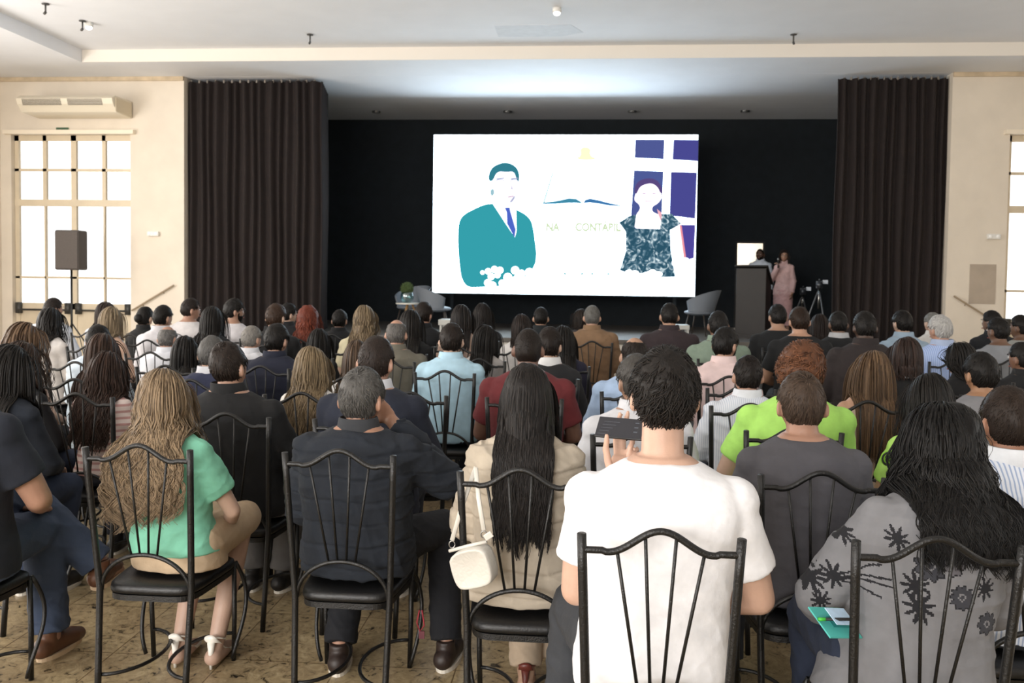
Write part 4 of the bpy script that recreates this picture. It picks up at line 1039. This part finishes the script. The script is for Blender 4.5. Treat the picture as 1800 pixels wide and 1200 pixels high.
# ---- second row
Pn('in the mint green blouse', ' and beige skirt, long highlighted dark blonde hair', 278, 655, 3.46, 'f', 'long', ('3c2b1e', 'cfae82'), ('blouse', '74d4b0'), ('skirt', 'cdb08a'),
   sk='d3a58c', hlen=.52, wave=.020, cx=264, chair_dx=-.035, spread=.35, shoe='heels', feet=((-.07, .14), (.085, .14)), bw=1.10, extrahair=1.35, arms={'R': ('l', (.245, .07, .26), (.13, .27, .13))}, hthick=.02)
Pn('in the navy quilted jacket', ', grey hair, hand raised to the chin', 634, 650, 3.42, 'm', 'thin', ('3f3d3b', '8d8a85'), ('jacket', '18202c', '34373c'), ('trousers', '11141c'),
   bw=1.20, sk='b9805f', hy=14, arms={'R': ('l', (.36, .10, .40), (.105, .17, .645)), 'L': ('l', (-.27, .08, .27), (-.1, .3, .2))}, feet=((-.11, .12), (.33, .2)), shoe='2a1f1b', headscale=1.06)
Pn('in the cream puffer jacket', ', long straight black hair, handbag hanging behind', 927, 642, 3.15, 'f', 'long', ('0c0a0a', '37302d'), ('jacket', 'bdae99'), ('trousers', 'b29c80'),
   sk='c99a7c', hlen=.56, wave=.006, shoe='redheels', feet=((.0, .22), (.12, .3)), bw=1.08, extrahair=1.3, hthick=.02)
Pn('in the dark grey t-shirt', ', short brown hair, right of the white t-shirt', 1411, 656, 3.15, 'm', 'thin', ('2b2019', '7d6552'), ('t_shirt', '55545a'), ('trousers', '20232a'), sk='bd8467', bw=1.06, hp=3, feet=((-.2, .3), (.16, .38)))
Pn('in the white pinstriped shirt', ' cut off by the right edge', 1776, 680, 2.85, 'm', 'crop', ('231b16', '4d3d31'), ('shirt', stripes('dde3ee', '9fb0cf', 24), 'e3e8f0'), ('trousers', '2a2d33'), sk='b97a58', bw=1.03)
Pn('in the navy t-shirt and jeans', ' whose head is out of frame at left', -78, 570, 3.25, 'm', 'short', DKB, ('t_shirt', '1a2130'), ('trousers', '3a4a66'), sk='bd8467', bw=1.12, rot=0, shoe='5b3a26', legs={-1: (at(28, 862, 3.66), at(178, 995, 3.78)), 1: (at(75, 930, 3.66), at(88, 1118, 3.62))},
   feet=((-.05, .55), (.24, .48)), arms={'R': ('l', (.27, .06, .30), (.12, .30, .20))})
Pn('in the lime green shirt with sleeve badge', ', long dark hair', 1637, 660, 3.7, 'f', 'long', ('0f0d0c', '2d2723'), ('blouse', '9fd83a'), ('trousers', '1f2024'), sk='c08b6a', hlen=.42, wave=.006, bw=1.05)
# ---- third row
Pn('in the black shirt with thinning hair', ', behind the mint green blouse', 394, 601, 4.2, 'm', 'thin', ('17120f', '4a3a30'), ('shirt', '191b1d'), ('trousers', '6d6b69'), sk='c08a6c', bw=1.18, hy=12, cx=402)
Pn('in the navy suit before the grey-haired man', '', 660, 590, 4.15, 'm', 'crop', ('1d1613', '4c3d34'), ('suit_jacket', '1d2536', 'c9ccd4'), ('trousers', '1c2130'), sk='bd8467', bw=1.12, hy=10)
Pn('in the white and pink patterned blouse', ', long dark brown wavy hair', 186, 622, 4.75, 'f', 'long', ('1d130f', '5b4033'), ('blouse', stripes('d9c9c4', 'b98f8c', 9, True)), ('trousers', '26282f'), hlen=.46, wave=.014, sk=LT, extrahair=1.2)
Pn('in the navy blouse, black hair, leftmost', ' in the third row', 10, 607, 4.1, 'f', 'long', BLK, ('shirt', '1d2432'), ('trousers', '2c3b58'), hlen=.42, sk=LT, hy=35)
Pn('in the dark top with brown wavy hair', ', beside the leftmost black-haired woman', 34, 603, 4.7, 'f', 'long', ('1f1512', '5f4636'), ('shirt', '1a1a1d'), ('trousers', '2c3b58'), hlen=.42, wave=.014, sk=LT, hy=15)
Pn('in the white top with long blonde hair', ', left of the navy suit', 544, 612, 4.9, 'f', 'long', ('4d3a26', 'bfa274'), ('shirt', 'dcd9d3'), ('trousers', 'c0bab0'), hlen=.45, wave=.010, sk=LT, cx=532)
Pn('in the lime green t-shirt', ', curly auburn hair, behind the dark grey t-shirt', 1414, 607, 3.98, 'm', 'curly', ('3a2012', 'a8683f'), ('t_shirt', '9fe03c'), ('trousers', '1f2126'), sk=LT, bw=1.14, hp=4, cx=1398)
Pn('in the off-shoulder nude dress', ', long straight light brown hair', 1541, 621, 4.85, 'f', 'long', ('3a281b', '9b7650'), ('dress', 'd2b8a0'), ('skirt', 'd2b8a0'), hlen=.56, sk='cf9570', hp=-2, cx=1528)
Pn('in the white checked shirt', ', dark thinning hair, behind the white t-shirt', 1317, 626, 4.7, 'm', 'thin', ('100d0c', '352b26'), ('shirt', stripes('d3d7de', 'b4bccb', 30), 'd9dde4'), ('trousers', '2a2f3c'), sk='bd8467', bw=1.12, cx=1321)
Pn('in the white shirt with glasses', ', salt-and-pepper hair, beside the raised phone', 1122, 624, 3.85, 'm', 'short', SALT, ('shirt', 'd5d6dc'), ('trousers', '5a5a5e'), sk='b98766', glasses=True, bw=1.1, hy=-20)
# ---- middle rows
Pn('in the red t-shirt', ', buzz-cut, right of the light blue shirt', 929, 575, 4.9, 'm', 'buzz', ('1a1411', '3a2d26'), ('t_shirt', '6f1b20'), ('trousers', '26282e'), sk='7d5440', bw=1.15)
Pn('in the light blue shirt', ', short dark hair, centre of the hall', 794, 569, 6.05, 'm', 'short', DKB, ('shirt', 'a9d3e8'), ('trousers', '2a3140'), sk=LT, bw=1.08)
Pn('in the pale blue shirt with bald spot', ', behind the raised phone', 1116, 592, 5.2, 'm', 'bald', DKB, ('shirt', 'a3c0e4'), ('trousers', '2a3140'), sk=MD, bw=1.15)
Pn('in the grey cardigan turning right', ', straight black hair', 850, 573, 6.9, 'f', 'long', BLK, ('cardigan', 'b9b4b2'), ('trousers', '26282f'), hlen=.36, sk=LT, hy=45)
Pn('in the black vest over a white collar', ', beside the red t-shirt', 965, 576, 5.8, 'm', 'short', DKB, ('shirt', '202124', 'd8d8d8'), ('trousers', '26282f'), sk=LT, hy=15)
Pn('in the navy blazer with long black hair', '', 990, 574, 6.6, 'f', 'long', BLK, ('suit_jacket', '20203a'), ('trousers', '20203a'), hlen=.42, sk=LT)
Pn('in the olive shirt with a bald crown', ', grey sides', 697, 561, 6.75, 'm', 'bald', ('4b4643', '9a948d'), ('shirt', '6f6a5a'), ('trousers', '3a3a35'), sk='c48a6b', bw=1.15)
Pn('in the white blouse hidden by the navy suit', '', 628, 601, 5.6, 'f', 'long', ('33241a', '7c6047'), ('shirt', 'dcdad6'), ('trousers', '33363d'), hlen=.42, sk=LT)
Pn('in the dark navy suit with short black hair', ', left side', 485, 570, 6.2, 'm', 'short', BLK, ('suit_jacket', '1a2036', '1a2036'), ('trousers', '1a2036'), sk='c08a6c', bw=1.08, hy=12)
Pn('in the white shirt with a grey crop', ', left of the dark navy suit', 441, 573, 7.0, 'm', 'crop', ('77726b', 'b9b4aa'), ('shirt', 'd5d6dc'), ('trousers', '33363d'), sk='c08a6c', hy=18)
Pn('in the blue jacket with grey hair', ', just behind the black shirt', 372, 592, 5.4, 'm', 'short', ('3f3e3d', '8c8985'), ('jacket', '2c3252', 'd5d6dc'), ('trousers', '2a2d38'), sk=MD)
Pn('in the black top with long black hair', ', beside the blue jacket', 324, 594, 6.15, 'f', 'long', BLK, ('shirt', '141416'), ('trousers', '1c1d20'), hlen=.40, sk=LT)
Pn('in the white shirt with balding grey hair', ', left side', 294, 573, 7.1, 'm', 'bald', ('55524e', 'a5a19b'), ('shirt', 'd8dbe4'), ('trousers', '33363d'), sk='bd8467', bw=1.08)
Pn('in the pale shirt and black vest', ', long brown hair', 178, 588, 5.35, 'f', 'long', ('22150f', '5f4433'), ('shirt', 'b9cbd8'), ('trousers', '22242a'), hlen=.42, sk=LT)
Pn('in the pale blue shirt with dark cropped hair', ', on the left', 172, 571, 6.3, 'm', 'crop', BLK, ('shirt', 'b9c9d6'), ('trousers', '22242a'), sk=MD)
Pn('in the black tank top with light brown hair', ', bare shoulder', 38, 568, 5.45, 'f', 'long', ('3d2a1c', '8f6d4c'), ('tank_top', '151517'), ('trousers', '22242a'), hlen=.40, wave=.014, sk='d0a184', rot=-12, hy=20)
Pn('in the pink shirt turning right', ', dark hair and beard', 1272, 575, 5.95, 'm', 'short', BLK, ('shirt', 'e0c3c0'), ('trousers', '33363d'), sk='c08a6c', hy=40, beard='17110e', bw=1.1)
Pn('in the black blazer with a brown bob', '', 1595, 594, 5.3, 'f', 'bob', ('1f1410', '4b352a'), ('suit_jacket', '16171a', 'd5d6dc'), ('trousers', '16171a'), hlen=.22, sk=LT)
Pn('in the black blouse with tied-back black hair', ', right side', 1692, 603, 5.5, 'f', 'ponytail', BLK, ('shirt', '141416'), ('trousers', '1c1d20'), hlen=.35, sk=LT, hy=-25)
Pn('in the grey t-shirt with short black hair', ', right side', 1727, 621, 4.65, 'm', 'short', BLK, ('t_shirt', '8b8c91'), ('trousers', '2a2d33'), sk='b98058', hy=-10)
Pn('in the black shirt with an orange lanyard', ' at the right edge', 1800, 602, 5.9, 'm', 'crop', BLK, ('shirt', '17181b'), ('trousers', '22242a'), sk='8a5a40', hy=-25)
# ---- front rows
Pn('in the tan jacket', ', grey crop, centre of the front rows', 1041, 536, 8.9, 'm', 'crop', ('55534f', '9d9a94'), ('jacket', '94704c'), ('trousers', '4a4038'), sk='c08a6c', bw=1.12)
Pn('beside the tan jacket, glimpsed behind his head', '', 1023, 544, 9.8, 'f', 'bob', DKB, ('shirt', '3a3436'), ('trousers', '22242a'), hlen=.2, sk=LT, hy=-30)
Pn('in the plum brown jacket', ' left of the right armchair', 1177, 530, 8.3, 'm', 'crop', BLK, ('suit_jacket', '34272b', '34272b'), ('trousers', '22242a'), sk=MD, bw=1.1)
Pn('in the sage green shirt', ' in front of the lectern', 1263, 545, 7.3, 'm', 'crop', BLK, ('shirt', '7f9480'), ('trousers', '33363d'), sk=DK, bw=1.1)
Pn('in the black t-shirt below the lectern', '', 1368, 533, 8.5, 'm', 'crop', BLK, ('t_shirt', '141619'), ('trousers', '22242a'), sk=MD, bw=1.1, hy=-8)
Pn('in the black t-shirt with brown hair', ' in front of the person in pink', 1406, 538, 7.7, 'm', 'short', ('1d130d', '4d3626'), ('t_shirt', '121316'), ('trousers', '33363d'), sk='c8906e', bw=1.12)
Pn('with dark hair before the video camera', '', 1441, 553, 9.1, 'f', 'long', ('1a110d', '3a2a22'), ('shirt', '1c1718'), ('trousers', '22242a'), hlen=.3, sk=LT)
Pn('in the black suit with a white collar', '', 1474, 546, 8.2, 'm', 'crop', BLK, ('suit_jacket', '121316', 'b9b9bb'), ('trousers', '121316'), sk=DK)
Pn('in the dark brown jacket', ' before the right curtain', 1521, 545, 6.8, 'm', 'crop', BLK, ('jacket', '2a2121'), ('trousers', '22242a'), sk=DR, bw=1.15)
Pn('in the light blue shirt by the right curtain', '', 1588, 545, 8.3, 'm', 'short', BLK, ('shirt', '9fb8cf'), ('trousers', '2a2d38'), sk=LT, hy=-15)
Pn('in the white shirt, grey, partly hidden by another', '', 1641, 549, 9.3, 'm', 'crop', ('6c6a66', 'b0aea9'), ('shirt', 'd0cdca'), ('trousers', '33363d'), sk=LT, hy=-15)
Pn('in the blue pinstripe shirt with white hair', '', 1655, 553, 7.3, 'm', 'short', WHT, ('shirt', stripes('a9bce0', '8499c9', 22), 'a9bce0'), ('trousers', '2a2d38'), sk='c48a6b', bw=1.1, hy=-20)
Pn('in the black jacket by the right handrail', '', 1746, 545, 9.0, 'm', 'crop', BLK, ('jacket', '15171c'), ('trousers', '22242a'), sk=DK, hy=-35)
Pn('in the grey polo by the right window', '', 1757, 557, 7.6, 'm', 'crop', BLK, ('t_shirt', '8f9196'), ('trousers', '33363d'), sk=DK, hy=-20)
Pn('in the pale grey t-shirt at the right edge', '', 1797, 553, 8.3, 'm', 'crop', BLK, ('t_shirt', 'a3a39c'), ('trousers', '33363d'), sk=DK, hy=-35)
Pn('in the black shirt in front of the vase', '', 744, 530, 8.6, 'm', 'short', DKB, ('shirt', '14161a'), ('trousers', '22242a'), sk='bd8467', hy=15)
Pn('with long black hair beside the vase', '', 721, 544, 7.4, 'f', 'long', BLK, ('shirt', '131417'), ('trousers', '22242a'), hlen=.42, sk=LT)
Pn('with long dark hair under the screen corner', '', 811, 535, 8.1, 'f', 'long', ('120f0e', '352d2a'), ('shirt', 'b99a86'), ('trousers', '22242a'), hlen=.38, sk=LT)
Pn('with long dark hair under the screen edge', ', second from its corner', 848, 532, 8.9, 'f', 'long', ('120f0e', '352d2a'), ('shirt', '232427'), ('trousers', '22242a'), hlen=.38, sk=LT)
Pn('in the white blouse with dark shoulder hair', ', below the screen', 917, 553, 7.9, 'f', 'bob', ('15100e', '3d302a'), ('shirt', 'd5d2cf'), ('trousers', '22242a'), hlen=.26, sk=LT)
Pn('in the dark jacket below the screen', ', short black hair', 951, 540, 9.5, 'm', 'crop', BLK, ('jacket', '1c2226'), ('trousers', '22242a'), sk='b98766')
Pn('in the yellow blouse with blonde hair', ', near the left curtain', 640, 536, 7.7, 'f', 'long', ('4a3a28', 'b59a70'), ('blouse', 'cfc39a'), ('trousers', '33363d'), hlen=.34, wave=.01, sk=LT)
Pn('in the black shirt beside the yellow blouse', '', 597, 545, 9.3, 'm', 'short', BLK, ('shirt', '15161a'), ('trousers', '22242a'), sk='bd8467')
Pn('with dark hair behind the blonde in white', '', 560, 580, 6.95, 'f', 'long', BLK, ('shirt', '131417'), ('trousers', '22242a'), hlen=.36, sk=LT)
Pn('with voluminous curly red hair', '', 541, 540, 8.6, 'f', 'long', ('5a1c0f', 'b5522e'), ('shirt', '1a1a1d'), ('trousers', '22242a'), hlen=.30, wave=.016, sk=LT, extrahair=2.0, hthick=.035)
Pn('with short brown hair by the red curls', '', 484, 533, 7.85, 'm', 'short', ('2a1a11', '5e432f'), ('shirt', '141518'), ('trousers', '22242a'), sk=LT, hy=10)
Pn('with black hair in profile behind the brown hair', '', 505, 533, 9.4, 'm', 'short', BLK, ('shirt', '1b1b1e'), ('trousers', '22242a'), sk=LT, hy=40)
Pn('in the white t-shirt with beard and glasses', ', before the left curtain', 409, 524, 8.8, 'm', 'short', BLK, ('t_shirt', 'd6d3d6'), ('trousers', '33363d'), sk='c08a6c', hy=50, beard='17110e', glasses=True)
Pn('in the white t-shirt with cropped hair', ', at the left curtain edge', 333, 523, 9.1, 'm', 'crop', DKB, ('t_shirt', 'd8d4d4'), ('trousers', '33363d'), sk='bd8467', hy=45)
Pn('with straight black hair between two white t-shirts', '', 372, 538, 7.9, 'f', 'long', BLK, ('shirt', '1a1a1d'), ('trousers', '22242a'), hlen=.50, sk=LT)
Pn('in the white shirt below the left handrail', '', 285, 536, 8.3, 'm', 'crop', BLK, ('shirt', 'd3d0d6'), ('trousers', '33363d'), sk=MD, hy=18)
Pn('in the black top with a dark bun', ', below the left handrail', 254, 539, 9.0, 'f', 'bun', BLK, ('shirt', '131417'), ('trousers', '22242a'), sk=LT, hy=10)
Pn('in the black tank top with blonde hair', ', before the left glazed door', 194, 540, 7.6, 'f', 'long', ('5a4732', 'c0a67e'), ('tank_top', '15181f'), ('trousers', '22242a'), hlen=.28, sk='d0a184', rot=-8)
Pn('in the white shirt behind the blonde', ', dark hair', 184, 531, 9.3, 'f', 'long', ('231915', '4d3d33'), ('shirt', 'cfd3de'), ('trousers', '22242a'), hlen=.3, sk=LT, hy=25)
Pn('in the white shirt with long black hair', ', before the left glazed door', 87, 541, 7.5, 'f', 'long', BLK, ('shirt', 'dad3cf'), ('trousers', '33363d'), hlen=.36, wave=.01, sk=LT, rot=-6)
Pn('with dark hair in front of the window bars', ', on the far left', 92, 523, 9.3, 'm', 'crop', DKB, ('shirt', 'c5c9d2'), ('trousers', '33363d'), sk='bd8467', hy=30)
# ---- speakers on the stage
def mic_hand(mb, inv, Rz, W): hand_mb(mb, W, A([.15, .55, .8]), A([.6, .5, -.4]), A([-.7, .6, -.3]), .9, (1.0, 1.2, .8))
PK = Pn('in the pink top and skirt', ', standing on the stage with a microphone', 1378, 437, 16.3, 'f', 'bob', ('1b110d', '3d2a20'), ('shirt', 'e6b9b5'), ('skirt', 'dfaaa8'), rot=150, hy=-20, sk='c08a6c', hlen=.24, wave=.01,
   stand=(.6, .965), lod=1, arms={'R': ('l', (.22, .06, .30), (.04, .19, .56), mic_hand)}, glasses=True)
Pn('standing behind the lectern', ', dark beard, white shirt and black vest', 1337, 433, 17.5, 'm', 'buzz', ('15100d', '2d231d'), ('shirt', 'c9d2de'), ('trousers', '1c1e24'), rot=165, hy=15, sk='6b4632', stand=(.6, 1.0), lod=1, beard='15100d')
r = PK; w_ = Vector(PK['hip'])+Vector(PK['Rz']@(PK['WR'][1]+A([-.005, .055, .055])))
mt = empty('microphone', w_, R(150), 'black handheld microphone held by the person in pink', 'microphone')
MB().tube([(0, 0, -.09), (0, .0, .05)], [.011, .015], 12).build('handle', M_BLACKPL, mt); MB().ell((0, 0, .075), (.026, .026, .03)).build('grille', M_STEEL, mt)

# ---- empty chairs between the seats
for px, d, lab in ((724, 4.75, 'empty black fan-back chair between the navy suit and the light blue shirt'), (1300, 5.2, 'empty black fan-back chair between the pink shirt and the white checked shirt')):
    p = at(px, 700, d); place_chair(p[0], p[1]+.2, 0, lab)

# ---- things people hold or keep by them
e1 = norm(rt*.88-fw*.42-up*.02); e2 = norm(up*.78+rt*.30+fw*.60); e2 = norm(e2-e1*(e1@e2)); e3 = np.cross(e1, e2)
ph = empty('smartphone', at(1091, 753, 2.602), 0, 'black smartphone raised by the person in the white t-shirt', 'phone')
ph.rotation_euler = Matrix(np.stack([e1, e2, e3], 1).tolist()).to_euler()
MB().box((0, 0, 0), (.152, .074, .008)).build('case', basic('phone_black', '101114', .35), ph, False, bevel=.0035)
MB().box((0, 0, .0045), (.146, .068, .0012)).build('display', basic('phone_glass', '2a2b31', .12), ph, False)
ic = MB()
for k in range(5): ic.box((-.03-.006*k, .018-.011*k, .0054), (.05-.006*k, .0012, .0004))
for k in range(3): ic.box((.05, .02-.016*k, .0054), (.012, .004, .0004))
ic.build('screen_lines', emit('phone_ui', '9a9ca2', .5), ph, False)

ang_b = R(24); hb_ = empty('handbag', at(833, 990, 2.86), 0, 'small cream crocodile-texture handbag hanging from the chair of the cream jacket', 'handbag')
ol = [(-.070, .052), (.062, .062), (.074, .0), (.066, -.058), (.04, -.074), (-.045, -.078), (-.072, -.066), (-.078, -.01)]
def sp2(P, n=2):
    P = A(P)
    for _ in range(n): Q = np.roll(P, -1, 0); P = np.stack([.75*P+.25*Q, .25*P+.75*Q], 1).reshape(-1, 2)
    return P
ol = sp2(ol); Gs = []
tilt = rotm(0, R(-17), 0)@rotm(0, 0, R(-18))
for yk, f in ((-.030, .86), (-.033, .93), (-.028, .985), (-.015, 1.0), (.015, 1.0), (.028, .985), (.033, .93), (.030, .86)): Gs.append([(x*f, yk, z*f) for x, z in ol])
m, nt, b = nodes('croc_leather'); b.inputs['Base Color'].default_value = (*lin('cbc7be'), 1); b.inputs['Roughness'].default_value = .4
tc = nt.nodes.new('ShaderNodeTexCoord'); vo = nt.nodes.new('ShaderNodeTexVoronoi'); vo.feature = 'DISTANCE_TO_EDGE'; vo.inputs['Scale'].default_value = 55
bp = nt.nodes.new('ShaderNodeBump'); bp.inputs['Strength'].default_value = .5; bp.inputs['Distance'].default_value = .003
nt.links.new(tc.outputs['Object'], vo.inputs['Vector']); nt.links.new(vo.outputs['Distance'], bp.inputs['Height']); nt.links.new(bp.outputs[0], b.inputs['Normal'])
bb = MB(); bb.grid(A(Gs)@tilt.T); bb.build('bag_body', m, hb_)
cream = basic('cream_leather', 'cfcbc2', .4)
zp = MB(); zp.tube(A([(-.078, 0, .055), (0, 0, .062), (.07, 0, .066)])@tilt.T, .006, 8); zp.build('zip', cream, hb_)
MB().box(A([.085, -.005, .085])@tilt.T, (.03, .006, .022), rotm(0, R(-35), 0)).build('zip_pull', cream, hb_, False, bevel=.003)
loc = A(hb_.location); topp = at(836, 822, 2.90)-loc; lp = A([-.066, 0, .06])@tilt.T; rp = A([.062, 0, .075])@tilt.T
for q, e_ in ((rp+A([0, 0, .03]), 0), (lp+A([0, 0, .03]), 1)):
    pts = [q, q*.5+topp*.5+A([-.004, 0, 0]), topp+A([0, .012*e_+.0, 0])]
    MB().tube(pts, .008, 8, up=(0, 1, 0), sq=.35).build('strap', cream, hb_)
for q in (lp, rp):
    t_ = np.arange(17)/16*2*math.pi
    MB().tube(np.stack([q[0]+.010*np.cos(t_), q[1]+0*t_, q[2]+.016+.012*np.sin(t_)], -1), .0022, 6).build('ring', M_STEEL, hb_)

fl = empty('folder', at(1468, 1094, 2.36), R(20), 'turquoise folder on the lap of the person in the flower-print sweater', 'folder')
rx = rotm(R(32), R(12), R(35)); fl.rotation_euler = Matrix(rx.tolist()).to_euler()
MB().box((0, 0, 0), (.135, .10, .004)).build('cover', basic('turquoise_card', '52b9b0', .5), fl, False)
MB().box((.01, .0, .003), (.07, .035, .001)).build('label_panel', basic('turquoise_dark', '2f8f8c', .5), fl, False)
lf = MB().box((0, 0, 0), (.08, .055, .002)).build('leaflet', basic('leaflet_blue', 'b9d5ee', .5, 0, .15, 20), None, False)
lf.location = at(1477, 1083, 2.345); lf.rotation_euler = Matrix(rx.tolist()).to_euler(); tag(lf, 'pale blue printed leaflet lying on the turquoise folder', 'leaflet')
pe = empty('pen', at(1467, 1088, 2.325), 0, 'black pen with green cap lying across the turquoise folder', 'pen')
MB().tube([-rt*.025, rt*.05], .0045, 8).build('barrel', M_BLACKPL, pe); MB().tube([-rt*.045, -rt*.025], .0052, 8).build('cap', basic('pen_green', '3fae3a', .4), pe)
ky = empty('lanyard', at(740, 1072, 3.36), 0, 'red lanyard dangling beside the navy quilted jacket', 'lanyard')
MB().tube([(-.006, 0, 0), (-.016, 0, -.05), (-.004, 0, -.085), (.014, 0, -.06), (.004, 0, 0)], .0032, 6).build('cord', basic('red_cord', '8d2430', .7), ky)
MB().box((.004, 0, -.098), (.022, .008, .03)).build('tag', basic('red_tag', '5d2a33', .6), ky, False)
# sleeve badge on the lime shirt
lime = next(o for o in COL.objects if o.get('label', '').startswith('person in the lime green shirt'))
bd = MB(); bd.tube([(0, 0, 0), (0, .004, 0)], .032, 20); c_ = at(1562, 806, 3.53)-A(lime.location)
bo = bd.build('sleeve_badge', [basic('badge_green', '8cc63a', .7)], lime); bo.location = c_
for k_, (r1, mt_) in enumerate(((.030, 'badge_dark'), (.023, 'badge_lime'))): pass
rg_ = MB(); t_ = np.arange(25)/24*2*math.pi; rg_.tube(np.stack([.026*np.cos(t_), -.003+0*t_, .026*np.sin(t_)], -1), .004, 6); rg_.ell((-.006, -.003, .006), (.009, .003, .009)); rg_.ell((.008, -.003, -.008), (.007, .003, .007))
rg_.build('badge_print', basic('badge_dark', '1d2a17', .7), lime).location = c_
# sunglasses pushed up on the hair
flush()
